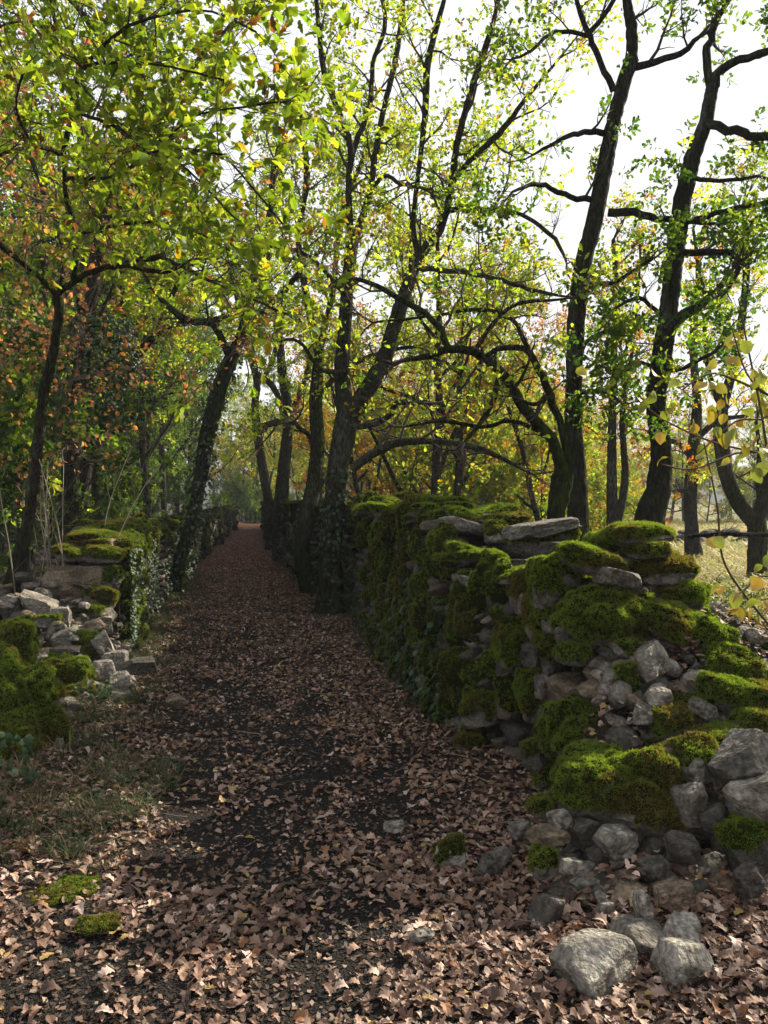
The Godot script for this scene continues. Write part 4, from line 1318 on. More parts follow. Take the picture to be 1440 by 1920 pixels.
	oak("leaning dark oak behind the highest moss cushion of the tall wall", [
		[[[1205, 1080, 33.6], [1216, 985, 25.2], [1234, 920, 20.2], [1241, 850, 18.5], [1231, 760, 17.6], [1240, 680, 16.8], [1255, 580, 16.8], [1266, 480, 16], [1279, 380, 14.3], [1300, 290, 13.4], [1322, 230, 11.8], [1334, 165, 10.9]], 8.8, 8.4, 0],
		[[[1334, 170, 8.4], [1352, 130, 8.4], [1386, 110, 7.6], [1440, 95, 6.7], [1500, 60, 6], [1580, 20, 4]], 8.4, 8.0, 1.0, 0.3],
		[[[1332, 175, 7.6], [1325, 100, 7.6], [1346, 40, 5.9], [1364, -20, 5], [1370, -120, 4]], 8.4, 8.6, 0.5, 0.3],
		[[[1325, 232, 8.4], [1380, 246, 8.4], [1440, 258, 7.6], [1520, 262, 6], [1620, 240, 4]], 8.4, 7.8, 1.0, 0.3],
		[[[1270, 472, 6.7], [1330, 472, 6.7], [1370, 475, 5.9], [1386, 500, 6], [1366, 540, 4]], 8.5, 8.2, 0.6],
		[[[1250, 622, 10.9], [1275, 595, 10.1], [1305, 578, 9.2], [1346, 546, 6.7], [1362, 520, 5]], 8.5, 8.3, 0.4, 0.6],
		[[[1290, 330, 5], [1350, 340, 4], [1420, 330, 3]], 8.4, 7.9, 1.0],
		[[[1282, 420, 5], [1360, 395, 5], [1450, 378, 4]], 8.4, 8.0, 1.0],
		[[[1250, 600, 4], [1200, 560, 4], [1150, 580, 2]], 8.6, 8.0, 0.55],
		[[[1236, 700, 5], [1280, 690, 4], [1340, 660, 3]], 8.6, 8.0, 0.55],
		[[[1238, 690, 4], [1190, 680, 3], [1160, 700, 2]], 8.6, 8.2, 0.55],
	], {"mesh": oakA, "mix": [[Color(0.06, 0.13, 0.02), 6], [GREEN, 4], [LIME, 1.5]], "gap": 0.42, "len": 0.65, "moss": 0.25, "moss_side": 0.2, "wood": Color(0.05, 0.043, 0.04)})
	oak("mossy twin stemmed oak arching over the tall wall", [
		[[[1030, 1010, 17], [1045, 930, 14.4], [1052, 890, 12.8], [1045, 850, 10.2], [1030, 818, 9.3], [985, 768, 9.3], [940, 700, 9.3], [892, 662, 8.5], [842, 655, 7.6], [800, 668, 6], [755, 676, 4]], 7.9, 7.4, 0.15, 0.5],
		[[[1056, 890, 9.3], [1066, 860, 7.6], [1050, 790, 6.8], [1030, 740, 7.6], [1010, 690, 6.8], [985, 655, 6], [930, 655, 5], [898, 682, 3]], 7.9, 7.5, 0.1, 0.6],
		[[[842, 657, 6.8], [820, 610, 6], [770, 570, 6], [680, 525, 4], [640, 520, 2]], 7.5, 8.0, 0.15],
		[[[940, 700, 6], [910, 780, 5], [870, 830, 3]], 7.6, 7.4, 0.05],
		[[[990, 655, 5], [960, 600, 4], [900, 580, 4], [830, 590, 3], [700, 605, 2]], 7.6, 8.0, 0.1],
		[[[1032, 742, 4], [1000, 760, 4], [980, 750, 2]], 7.7, 7.6, 0.05],
		[[[890, 660, 5], [930, 600, 4], [970, 570, 4], [1060, 560, 2]], 7.6, 7.4, 0.3],
		[[[1020, 810, 5], [960, 790, 4], [900, 800, 4], [830, 790, 3], [760, 800, 2]], 7.8, 7.8, 0.05],
		[[[1035, 1000, 6.8], [1060, 940, 6], [1070, 890, 5]], 7.9, 8.1, 0.0],
	], {"mesh": thin, "mix": lime, "gap": 0.28, "len": 0.8, "bend": 0.55, "moss": 0.55, "moss_side": 0.3, "wood": Color(0.055, 0.047, 0.04)})
	oak("pair of thin trunks standing well back between the tall oak and the leaning oak", [
		[[[1150, 1000, 10], [1147, 880, 9], [1150, 700, 8], [1156, 560, 6], [1150, 450, 4]], 15.0, 15.0, 0.8, 0.4],
		[[[1155, 990, 8], [1172, 900, 7], [1168, 780, 6], [1185, 660, 4]], 15.0, 15.2, 0.8, 0.4],
		[[[1150, 720, 4], [1190, 600, 3], [1200, 480, 2]], 15.0, 15.0, 0.9],
	], {"mesh": oakA, "mix": [[LIME, 4], [GOLD, 2], [ORANGE, 2], [GREEN, 2]], "gap": 0.4, "len": 1.1, "size": 1.1, "moss": 0.1})
	oak("straight trunk with a clump of orange leaves in the meadow", [
		[[[1304, 1062, 15], [1294, 940, 12], [1300, 850, 12], [1306, 760, 9], [1300, 640, 7], [1310, 520, 5], [1300, 430, 3]], 18.5, 18.5, 0.8, 0.25],
		[[[1298, 860, 6], [1270, 830, 5], [1240, 830, 3]], 18.5, 18.2, 0.9],
		[[[1300, 830, 6], [1345, 790, 5], [1400, 780, 3]], 18.5, 18.5, 0.9],
		[[[1302, 960, 5], [1290, 925, 4], [1270, 920, 3]], 18.5, 18.0, 1.0],
	], {"mesh": oakA, "mix": [[ORANGE, 2.5], [GOLD, 2.5], [LIME, 4]], "gap": 0.45, "len": 1.2, "size": 1.1, "moss": 0.1})
	oak("forked meadow tree with two thick stems from a short trunk", [
		[[[1420, 1112, 21], [1419, 1060, 17], [1421, 1000, 17], [1415, 970, 18]], 13.6, 13.6, 0],
		[[[1412, 978, 15], [1385, 945, 14], [1362, 890, 12], [1352, 820, 11], [1356, 760, 10], [1372, 700, 9], [1388, 620, 8], [1400, 500, 6], [1395, 380, 4]], 13.6, 13.4, 0.9, 0.4],
		[[[1420, 975, 14], [1436, 920, 12], [1460, 850, 10], [1490, 740, 8], [1500, 600, 6]], 13.6, 13.6, 0.9, 0.4],
		[[[1426, 945, 6], [1420, 890, 5], [1424, 850, 4], [1418, 790, 3]], 13.6, 13.4, 0.3],
		[[[1356, 770, 6], [1330, 700, 5], [1320, 600, 3]], 13.4, 13.2, 0.9],
	], {"mesh": oakA, "mix": [[LIME, 4], [GREEN, 4], [GOLD, 1.5]], "gap": 0.38, "len": 1.1, "moss": 0.3})

	# the near left oak, whose leaves hang close to the lens
	near_left_oak()
	spindle_and_viburnum()

func ivy_on(tree: Node3D, list: Array, d: float, count: int) -> void:
	var m := measured(list, d, d)
	var sp := smooth_path(m[0], m[1], 0.05)
	var iv := []
	for k in count:
		var i: int = rng.randi() % sp[0].size()
		var a := rr(0, TAU)
		var o := Vector3(cos(a), 0, sin(a))
		var p: Vector3 = sp[0][i] + o * (sp[1][i] * rr(0.98, 1.3) + 0.01)
		iv.append([p - tree.position, (o + Vector3.UP * 0.3).normalized()])
	ivy_cover(tree, iv, "ivy_leaves", 1.1)

func near_left_oak() -> void:
	rng.seed = 404
	var t := oak("crooked slim oak by the bare stems, its large lobed leaves hanging over the lane", [
		[[[8, 1135, 17.4], [30, 1060, 13], [48, 1000, 10.9], [62, 900, 9.3], [80, 750, 8.2], [95, 680, 8.2], [110, 600, 7.6], [106, 555, 7.6]], 8.4, 7.8, 0],
		[[[106, 556, 5.4], [75, 520, 4.9], [40, 490, 4.8], [0, 460, 6], [-60, 430, 4]], 7.8, 7.2, 0],
		[[[108, 552, 6], [140, 525, 5.4], [175, 507, 4.9], [230, 495, 5.4], [305, 478, 5]], 7.8, 7.4, 0],
		[[[138, 524, 5.4], [142, 440, 4.8], [127, 380, 4.8], [120, 300, 4.8], [136, 200, 6], [152, 125, 5], [110, 60, 4], [90, -40, 3]], 7.6, 5.6, 0],
		[[[120, 290, 5], [60, 273, 4], [0, 292, 3]], 6.6, 6.0, 0],
		[[[152, 128, 4], [200, 118, 3], [300, 122, 2], [420, 150, 2]], 5.9, 5.0, 0],
		[[[230, 495, 5], [310, 510, 4], [360, 488, 3], [415, 482, 2]], 7.4, 6.0, 0],
		[[[128, 335, 4], [215, 330, 3], [300, 280, 3], [420, 290, 2]], 6.8, 5.0, 0],
		[[[130, 205, 4], [220, 240, 3], [330, 300, 2], [450, 420, 2]], 6.2, 4.8, 0],
		[[[300, 480, 4], [380, 520, 3], [470, 560, 2], [540, 590, 2]], 7.2, 5.4, 0],
		[[[140, 440, 4], [230, 420, 3], [330, 420, 2], [430, 470, 2]], 7.4, 5.2, 0],
		[[[150, 130, 4], [240, 50, 3], [380, 20, 2], [480, 60, 2]], 5.8, 4.6, 0],
		[[[110, 60, 3], [40, 40, 2], [-30, 60, 2]], 5.4, 4.8, 0],
		[[[60, 273, 3], [30, 200, 2], [50, 120, 2]], 6.2, 5.4, 0],
		[[[300, 280, 2], [360, 220, 2], [460, 200, 2], [540, 190, 2]], 5.6, 4.8, 0],
		[[[420, 290, 2], [480, 360, 2], [530, 420, 2]], 5.0, 4.7, 0],
	], {"gap": 0.3, "len": 0.6, "moss": 0.35, "moss_side": 0.25, "wood": Color(0.075, 0.062, 0.052)})
	# twigs and single leaves
	var wood := Acc.new()
	var spots := []
	var rows := [[3, 0.1], [4, 0.2], [5, 0.1], [6, 0.2], [7, 0.15], [8, 0.1], [9, 0.15], [10, 0.15], [11, 0.05], [12, 0.1], [13, 0.2], [14, 0.1], [15, 0.1], [2, 0.5], [1, 0.4]]
	var limbs := near_limbs
	for row in limbs:
		var m := measured(row[0], row[1], row[2])
		var sp := smooth_path(m[0], m[1], 0.10)
		for i in range(1, sp[0].size()):
			if rng.randf() > row[3]: continue
			var along: Vector3 = (sp[0][i] - sp[0][i - 1]).normalized()
			var out: Vector3 = (along * 0.6 + rv() + Vector3.UP * 0.05).normalized()
			twig(wood, spots, sp[0][i], out, rr(0.35, 0.8), minf(sp[1][i] * 0.6, 0.008), 0, {"leaves": 0.60, "bend": 0.32})
	wood.v = Transform3D(Basis(), -t.position) * wood.v
	part(t, "twigs", wood.mesh(), M.twig, "stuff")
	var shapes := []
	for k in 7: shapes.append(leaf_shape(rr(0.078, 0.112), rr(0.046, 0.064), 3, 6, 0.2, rr(-0.5, 0.5), 900 + k))
	var all := []
	for s in spots:
		for k in (3 if rng.randf() < 0.6 else 2):
			var dir: Vector3 = (s[1] + rv() * 0.9 + Vector3.DOWN * 0.15).normalized()
			var up := (Vector3.UP + rv() * 0.7).normalized()
			var z := (up - dir * up.dot(dir)).normalized()
			all.append([cam_t.origin.distance_to(s[0]), Transform3D(Basis(dir.cross(z), dir, z).scaled(Vector3.ONE * rr(0.8, 1.2)), s[0] - t.position), seen(s[0])])
	all.sort_custom(func(a, b): return a[0] < b[0])
	var shades := []
	for c in [[LIME, 0.9], [LIME, 1.1], [GREEN, 1.3], [GREEN, 0.9], [Color(0.17, 0.24, 0.015), 1.0], [GOLD, 0.9], [ORANGE, 0.9], [RUST, 1.3]]:
		var m: StandardMaterial3D = M.leaf.duplicate()
		m.albedo_color = (c[0] * c[1]).linear_to_srgb()
		shades.append(m)
	var meshes := shapes.map(func(a): return a.mesh())
	var rest := Acc.new()
	var made := 0
	for a in all:
		var k := rng.randi() % 7
		var q := rng.randf()
		var shade := int(q / 0.188) if q < 0.94 else (5 if q < 0.965 else (6 if q < 0.98 else 7))
		if a[2] and made < 280:
			made += 1
			part(t, "leaf", meshes[k], shades[shade]).transform = a[1]
		else:
			rest.add(shapes[k], a[1], [LIME * 0.9, LIME * 1.1, GREEN * 1.3, GREEN, Color(0.17, 0.24, 0.015), GOLD, ORANGE, RUST][shade])
	part(t, "crown", rest.mesh(), M.leaf, "stuff")

var near_limbs := [
	[[[142, 440, 7], [127, 380, 7], [120, 300, 7], [136, 200, 6], [152, 125, 5], [110, 60, 4], [90, -40, 3]], 7.2, 5.6, 0.5],
	[[[120, 290, 5], [60, 273, 4], [0, 292, 3]], 6.6, 6.0, 0.7],
	[[[152, 128, 4], [200, 118, 3], [300, 122, 2], [420, 150, 2]], 5.9, 5.0, 0.8],
	[[[310, 510, 4], [360, 488, 3], [415, 482, 2]], 6.6, 6.0, 0.5],
	[[[128, 335, 4], [215, 330, 3], [300, 280, 3], [420, 290, 2]], 6.8, 5.0, 0.7],
	[[[130, 205, 4], [220, 240, 3], [330, 300, 2], [450, 420, 2]], 6.2, 4.8, 0.8],
	[[[300, 480, 4], [380, 520, 3], [470, 560, 2], [540, 590, 2]], 7.2, 5.4, 0.75],
	[[[140, 440, 4], [230, 420, 3], [330, 420, 2], [430, 470, 2]], 7.4, 5.2, 0.7],
	[[[150, 130, 4], [240, 50, 3], [380, 20, 2], [480, 60, 2]], 5.8, 4.6, 0.8],
	[[[110, 60, 3], [40, 40, 2], [-30, 60, 2]], 5.4, 4.8, 0.9],
	[[[60, 273, 3], [30, 200, 2], [50, 120, 2]], 6.2, 5.4, 0.9],
	[[[300, 280, 2], [360, 220, 2], [460, 200, 2], [540, 190, 2]], 5.6, 4.8, 0.8],
	[[[420, 290, 2], [480, 360, 2], [530, 420, 2]], 5.0, 4.7, 0.8],
]

func spindle_and_viburnum() -> void:
	rng.seed = 505
	# orange leaved shrub behind the crooked slim oak
	var t := thing("dogwood_shrub", "thin branched shrub with salmon orange leaves behind the low wall", "shrub", at_ground(-4.3, 9.3))
	var wood := Acc.new()
	var spots := []
	for k in 15:
		var foot := Vector3(rr(-1.3, 0.7), -0.1, rr(-0.8, 0.8))
		var pts := [foot]
		var rad := [rr(0.004, 0.008)]
		var d := Vector3(rr(-0.2, 0.5), 1.0, rr(-0.2, 0.3)).normalized()
		var n := 9
		var len_ := rr(3.6, 7.0)
		for i in n:
			d = (d + rv() * 0.16 + Vector3(0.05, -0.02, 0.02)).normalized()
			pts.append(pts[-1] + d * len_ / n)
			rad.append(lerpf(rad[0], 0.003, float(i + 1) / n))
		tube(wood, pts, rad, 5, 0.0, Color(0.085, 0.068, 0.055))
		for i in range(5, n + 1):
			for j in 3:
				twig(wood, spots, pts[i], (d * 0.4 + rv()).normalized(), rr(0.3, 0.7), 0.004, 0, {"leaves": 0.62, "bark": Color(0.13, 0.10, 0.085)})
	part(t, "stems", wood.mesh(), M.twig)
	var shapes := []
	for k in 4: shapes.append(leaf_shape(rr(0.05, 0.07), rr(0.034, 0.045), 0, 5, 0.3, rr(-0.3, 0.5), 950 + k))
	var acc := Acc.new()
	for s in spots:
		var dir: Vector3 = (s[1] + rv() * 0.6 + Vector3.DOWN * 0.5).normalized()
		acc.add(shapes[rng.randi() % 4], Transform3D(frame(dir, rr(0, TAU)).scaled(Vector3.ONE * rr(0.8, 1.3)), s[0]), pick([[Color(0.47, 0.20, 0.10), 5], [Color(0.36, 0.14, 0.08), 3], [Color(0.4, 0.25, 0.12), 2], [Color(0.3, 0.24, 0.2), 1]]))
	part(t, "foliage", acc.mesh(), M.leaf, "stuff")
	# thin pale bare stems at the far left
	var bare := thing("bare_shrub", "bundle of pale bare stems behind the crooked slim oak", "shrub", at_ground(-4.1, 8.6))
	var bw := Acc.new()
	for k in 17:
		var pts := [Vector3(rr(-0.9, 0.9), -0.1, rr(-0.7, 0.7))]
		var d := Vector3(rr(-0.3, 0.35), 1.0, rr(-0.2, 0.2)).normalized()
		for i in 8:
			d = (d + rv() * 0.14).normalized()
			pts.append(pts[-1] + d * rr(0.18, 0.34))
		var rad := []
		for i in pts.size(): rad.append(lerpf(0.009, 0.002, float(i) / pts.size()))
		tube(bw, pts, rad, 4, 0.0, Color(0.24, 0.21, 0.17))
		var trash := []
		for i in range(3, 8): twig(bw, trash, pts[i], (d + rv()).normalized(), rr(0.2, 0.5), 0.003, 1, {"bark": Color(0.2, 0.17, 0.14)})
	part(bare, "stems", bw.mesh(), M.twig)
	# viburnum twigs with yellow leaves, close on the right
	var v := thing("viburnum_branch", "arching twigs with round yellow leaves hanging before the meadow", "shrub", Vector3(1.9, 0, -3.2))
	var off := v.position
	var vw := Acc.new()
	var paths := [
		[[1520, 900], [1440, 855], [1340, 830], [1250, 790], [1190, 745]], [[1500, 760], [1440, 740], [1400, 700], [1375, 625]], [[1440, 855], [1425, 760], [1400, 640], [1385, 560]], [[1520, 1150], [1440, 1080], [1390, 1110], [1340, 1140]], [[1440, 850], [1380, 850], [1300, 880], [1240, 870]], [[1480, 700], [1440, 780], [1380, 790], [1310, 850]], [[1440, 740], [1340, 700], [1280, 730]],
		[[1440, 1170], [1360, 1060], [1345, 950], [1320, 830]],
	]
	for p in paths:
		var list := []
		for i in p.size(): list.append([p[i][0], p[i][1], lerpf(2.6, 1.0, float(i) / p.size())])
		var m := measured(list, 3.3, 3.0)
		var sp := smooth_path(m[0], m[1], 0.06)
		for i in sp[0].size(): sp[0][i] = sp[0][i] - off
		tube(vw, sp[0], sp[1], 5, 0.0, Color(0.10, 0.075, 0.055))
	part(v, "twigs", vw.mesh(), M.twig)
	var round_ := []
	for k in 4: round_.append(leaf_shape(0.072, 0.050, 0, 6, 0.22, rr(-0.4, 0.4), 970 + k).mesh())
	var ym := []
	for c in [Color(0.42, 0.33, 0.04), Color(0.36, 0.33, 0.05), Color(0.25, 0.29, 0.05), Color(0.38, 0.25, 0.05)]:
		var m: StandardMaterial3D = M.leaf.duplicate()
		m.albedo_color = c.linear_to_srgb()
		m.backlight = Color(0.6, 0.6, 0.35).linear_to_srgb()
		ym.append(m)
	var at := [[1190, 738], [1215, 748], [1232, 740], [1240, 765], [1212, 690], [1243, 806], [1376, 624], [1392, 662], [1408, 700], [1390, 640], [1440, 660], [1352, 680], [1420, 735], [1438, 700], [1265, 840], [1300, 818], [1320, 860], [1296, 830], [1280, 760], [1330, 745], [1350, 775], [1345, 800], [1365, 735], [1400, 770], [1430, 790], [1395, 840], [1415, 820], [1440, 830], [1375, 855], [1310, 790], [1360, 810], [1385, 800], [1290, 700], [1320, 720], [1340, 705], [1385, 1110], [1400, 1132], [1418, 1065], [1425, 1130], [1440, 1045], [1360, 1090], [1330, 1015], [1440, 760], [1420, 870], [1335, 765], [1105, 688]]
	for q in at:
		for rep in (1 if q[0] < 1300 else 2):
			var dir := (Vector3(rr(-1, 0.6), -0.7, rr(-0.3, 0.5)) + rv() * 0.4).normalized()
			var o := part(v, "leaf", round_[rng.randi() % 4], ym[rng.randi() % 4])
			o.transform = Transform3D(frame(dir, rr(0, TAU)).scaled(Vector3.ONE * rr(0.7, 1.1)), P(q[0] + rr(-14, 14), q[1] + rr(-14, 14), rr(2.9, 3.3)) - off)


# ---------------------------------------------------------------- the wood around
func build_wood() -> void:
	rng.seed = 606
	var a: ArrayMesh = M.spray_a
	var b: ArrayMesh = M.spray_b
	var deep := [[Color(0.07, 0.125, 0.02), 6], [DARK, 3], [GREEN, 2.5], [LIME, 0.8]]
	var lime := [[Color(0.34, 0.38, 0.07), 5], [GREEN, 4], [Color(0.24, 0.22, 0.06), 2], [GOLD, 0.8], [ORANGE, 0.3]]
	var gold := [[Color(0.36, 0.28, 0.05), 4], [Color(0.34, 0.37, 0.07), 4], [ORANGE, 1.5], [GREEN, 2]]
	var rusty := [[Color(0.26, 0.13, 0.05), 5], [ORANGE, 3], [GOLD, 2], [LIME, 1]]
	wood_kinds = [
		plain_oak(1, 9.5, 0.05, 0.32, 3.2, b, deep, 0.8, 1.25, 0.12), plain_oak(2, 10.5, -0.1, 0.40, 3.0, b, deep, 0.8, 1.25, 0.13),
		plain_oak(3, 9.0, 0.12, 0.25, 3.4, b, lime, 0.62, 1.2, 0.14), plain_oak(4, 8.0, -0.05, 0.22, 3.2, b, lime, 0.6, 1.2, 0.12),
		plain_oak(5, 7.0, 0.06, 0.18, 2.8, a, gold, 0.6, 1.2, 0.10), plain_oak(6, 7.5, -0.08, 0.22, 3.0, a, rusty, 0.6, 1.2, 0.12),
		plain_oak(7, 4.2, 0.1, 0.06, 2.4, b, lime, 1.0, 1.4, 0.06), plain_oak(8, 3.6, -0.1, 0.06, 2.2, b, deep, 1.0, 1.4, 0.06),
	]
	rng.seed = 707
	var spots := []
	# shady wood, light wood, far end
	for k in 900:
		var d := 11.0 + pow(rng.randf(), 1.1) * 40.0
		var x := lut(LEFT, d) - 1.6 - rng.randf() * (5.0 + d * 0.45)
		if x < -0.62 * d - 4.0: continue
		if ok(spots, x, d, 1.7, 74): spots.append([x, d, "l"])
	var nl := spots.size()
	for k in 1000:
		var d := 13.0 + pow(rng.randf(), 1.0) * 42.0
		var x := lut(RIGHT, d) + 2.0 + rng.randf() * (3.0 + d * 0.55)
		var pxl := x / d
		if pxl > 0.26 and d < 46.0: continue
		if pxl > 0.23 and pxl < 0.27 and d < 26.0: continue
		if pxl > 0.62: continue
		if d < 30.0 and absf((x + 2.7) * 0.59 - (d - 8.6) * 0.81) < 2.4: continue
		if ok(spots, x, d, 2.0, nl + 64): spots.append([x, d, "r"])
	for k in 60:
		var d := rr(60.0, 85.0)
		var x := -0.16 * d + rr(-30, 34)
		if ok(spots, x, d, 3.0, spots.size() + 1): spots.append([x, d, "f"])
	for q in [[-13.0, 66.0], [-9.5, 70.0], [-11.5, 75.0], [-15.5, 72.0], [-7.0, 66.0], [-8.8, 57.0], [-9.7, 59.0], [-10.5, 62.0], [-9.2, 64.0], [-12.0, 92.0], [-16.0, 95.0], [-8.0, 90.0]]: spots.append([q[0], q[1], "f"])
	for s in spots:
		var k: int
		var far: bool = s[1] > 30.0
		var u: float = s[0] / s[1]
		match s[2]:
			"l":
				k = [0, 1, 0, 1, 2, 7][rng.randi() % 6]
				var by: String = "by the bare stems" if u < -0.40 else ("past the crooked slim oak" if u < -0.335 else ("left of the ivy clad oak" if u < -0.27 else "close beside the ivy clad oak"))
				var look: String = {0: "dark green oak", 1: "tall dark oak", 2: "lighter green oak", 7: "low dark bush"}[k]
				plant(k, look + (" deep in the shady wood " if far else " just behind the low wall ") + by.replace("left of", "short of"), "oaks deep in the shady wood" if far else "oaks just behind the low wall", s[0], s[1], rr(0, TAU), rr(0.9, 1.25))
			"r":
				k = [2, 3, 4, 5, 3, 6][rng.randi() % 6]
				if s[0] / s[1] > 0.10 and k < 4: k = [4, 5, 3][rng.randi() % 3]
				if k == 6 and s[0] < lut(RIGHT, s[1]) + 4.5: k = 3
				var by: String = "beside the two stemmed oak" if u < -0.02 else ("under the arching oak" if u < 0.10 else ("behind the arching oak" if u < 0.18 else "towards the meadow"))
				var look: String = {2: "yellow green oak", 3: "slim olive leaved oak", 4: "golden leaved oak", 5: "rusty leaved oak", 6: "low yellow green bush"}[k]
				plant(k, look + (" far back in the light wood " if far else " behind the tall wall ") + by, "oaks far back in the light wood" if far else "oaks behind the tall wall", s[0], s[1], rr(0, TAU), rr(0.8, 1.05))
			"f":
				plant([2, 3, 4, 0][rng.randi() % 4], "distant tree closing the view " + ("at the end of the lane" if absf(u + 0.165) < 0.05 else ("behind the shady wood" if u < -0.165 else "behind the light wood")), "distant trees", s[0], s[1], rr(0, TAU), rr(1.0, 1.3))
	# bushes under the trees
	for k in 34:
		var left := k % 2 == 0
		var d := rr(16.0, 46.0)
		var x := lut(LEFT, d) - rr(1.5, 0.4 * d) if left else lut(RIGHT, d) + rr(4.0, 0.42 * d)
		if not left and x / d > 0.27: continue
		var o := plant(7 if left else 6, "low bush between the trunks of the shady wood" if left else "low yellow green bush between the trunks of the light wood", "bushes in the shady wood" if left else "bushes in the light wood", x, d, rr(0, TAU), rr(0.5, 0.8))
		o.set_meta("category", "bush")
		o.name = numbered("leafy_bush")
	for q in [[-10.4, 60.0], [-11.6, 63.0], [-8.8, 62.0], [-9.6, 58.0], [-10.9, 60.5], [-13.2, 66.0], [-7.4, 61.0], [-9.6, 68.0], [-11.2, 72.0]]:
		var o := plant(7, "leafy bush where the lane bends out of sight", "bushes at the bend of the lane", q[0], q[1], rr(0, TAU), rr(0.6, 0.9))
		o.set_meta("category", "bush")
		o.name = numbered("leafy_bush")
	# unseen oaks added outside the frame to shade it
	for q in [[5.7, 5.0, 4], [-7.0, 3.0, 0], [6.0, -2.0, 2]]:
		plant(q[2], "unseen oak added beside the lane outside the view", "oaks added outside the view", q[0], q[1], rr(0, TAU), 0.72 if q[2] == 4 else 1.0)
	for w in wood_kinds: w.free()

func ok(spots: Array, x: float, d: float, gap: float, most: int) -> bool:
	if spots.size() >= most: return false
	for s in spots:
		if Vector2(s[0] - x, s[1] - d).length() < gap: return false
	return true


# ---------------------------------------------------------------- grass, litter
func blade_mesh(seed_: int, count: int, wide := 1.0) -> ArrayMesh:
	var r := RandomNumberGenerator.new()
	r.seed = seed_
	var acc := Acc.new()
	for k in count:
		var az := r.randf_range(0, TAU)
		var p := Vector3(r.randf_range(-0.3, 0.3), 0, r.randf_range(-0.3, 0.3))
		var dir := Vector3(cos(az), r.randf_range(1.0, 2.6), sin(az)).normalized()
		var side := Vector3(-sin(az), 0, cos(az)) * r.randf_range(0.012, 0.022) * wide
		var l := r.randf_range(0.5, 1.1)
		for j in 3:
			var q := p + dir * l / 3
			var w0 := side * (1.0 - j / 3.0)
			var w1 := side * (1.0 - (j + 1) / 3.0)
			var n := side.cross(dir).normalized()
			if n.y < 0: n = -n
			var c := Color.WHITE * lerpf(0.75, 1.1, j / 3.0)
			acc.tri(p - w0, p + w0, q + w1, n, n, n, c, c, c)
			acc.tri(p - w0, q + w1, q - w1, n, n, n, c, c, c)
			p = q
			dir = (dir + Vector3.DOWN * 0.45 + Vector3(cos(az), 0, sin(az)) * 0.25).normalized()
	return acc.mesh()

func build_undergrowth() -> void:
	rng.seed = 808
	var tr := []
	var cl := []
	var put := func(x: float, d: float, h: float, c: Color):
		tr.append(Transform3D(Basis(Vector3.UP, rr(0, TAU)).scaled(Vector3(h * 1.2, h, h * 1.2)), at_ground(x, d)))
		cl.append(c * rr(0.7, 1.3))
	for k in 900:
		var d := 3.6 + rng.randf() * 14.0
		put.call(lut(LEFT, d) + rr(-0.05, 0.75) * rng.randf(), d, rr(0.08, 0.2), pick([[Color(0.05, 0.075, 0.03), 4], [Color(0.14, 0.11, 0.06), 2]]))
	for k in 130:
		var q := P(rr(60, 260), rr(1430, 1600), 4.0)
		var d := rr(3.4, 4.8)
		put.call(rr(-1.75, -1.2), d, rr(0.08, 0.18), pick([[Color(0.05, 0.075, 0.03), 4], [Color(0.16, 0.12, 0.07), 2]]))
	for k in 260:
		var d := 5.0 + rng.randf() * 18.0
		put.call(lut(RIGHT, d) - rr(0.0, 0.2), d, rr(0.06, 0.14), Color(0.05, 0.07, 0.03))
	metas(scatter(self, "verge_grass", blade_mesh(1, 14), M.grass, tr, cl), "short dark grass on the verges of the lane", "grass", "", "stuff")
	tr.clear()
	cl.clear()
	for k in 22000:
		var d := 7.0 + pow(rng.randf(), 1.3) * 50.0
		var x := d * rr(0.17, 0.60)
		if x < lut(RIGHT, d) + 1.2 or x < 2.6: continue
		put.call(x, d, rr(0.25, 0.55) * lerpf(1.0, 1.5, clampf(d / 40.0, 0.0, 1.0)), pick([[Color(0.46, 0.40, 0.18), 5], [Color(0.28, 0.31, 0.09), 3], [Color(0.48, 0.34, 0.2), 1]]))
	metas(scatter(self, "meadow_grass", blade_mesh(2, 16, 1.8), M.grass, tr, cl), "tall straw coloured grass of the sunlit meadow", "grass", "", "stuff")
	# low leafy growth between the heap and the meadow
	var weeds := []
	for k in 1500:
		var d := rr(4.6, 10.5)
		var x := d * rr(0.36, 0.62)
		if x < 2.0 or noise.get_noise_2d(x * 90.0, d * 90.0) < -0.05: continue
		weeds.append([at_ground(x, d) + Vector3(0, pow(rng.randf(), 1.5) * 0.45, 0), (Vector3.UP + rv()).normalized()])
	var wp := thing("bramble_thicket", "low dark bramble growing between the collapsed heap and the meadow", "bramble", at_ground(3.4, 7.0))
	for q in weeds: q[0] = q[0] - wp.position
	crown(wp, weeds, M.spray_round, [[Color(0.05, 0.085, 0.03), 5], [Color(0.10, 0.12, 0.05), 3], [Color(0.2, 0.13, 0.06), 1]], 1.0, "foliage")
	# a fallen branch lying across behind the mossy cap
	var br := thing("fallen_branch", "thin bare branch lying level across the meadow edge", "branch", P(1360, 1002, 6.0))
	var m := measured([[1290, 1006, 4], [1350, 1001, 4], [1400, 1002, 4], [1500, 1004, 5]], 6.0, 5.6)
	var sp := smooth_path(m[0], m[1], 0.08)
	for i in sp[0].size(): sp[0][i] = sp[0][i] - br.position
	var acc := Acc.new()
	tube(acc, sp[0], sp[1], 7, 0.1, Color(0.06, 0.05, 0.045))
	part(br, "stem", acc.mesh(), M.bark)
	var tw := Acc.new()
	var none := []
	for i in range(3, sp[0].size(), 5): twig(tw, none, sp[0][i], rv().normalized(), 0.5, 0.005, 0, {})
	part(br, "twigs", tw.mesh(), M.twig, "stuff")

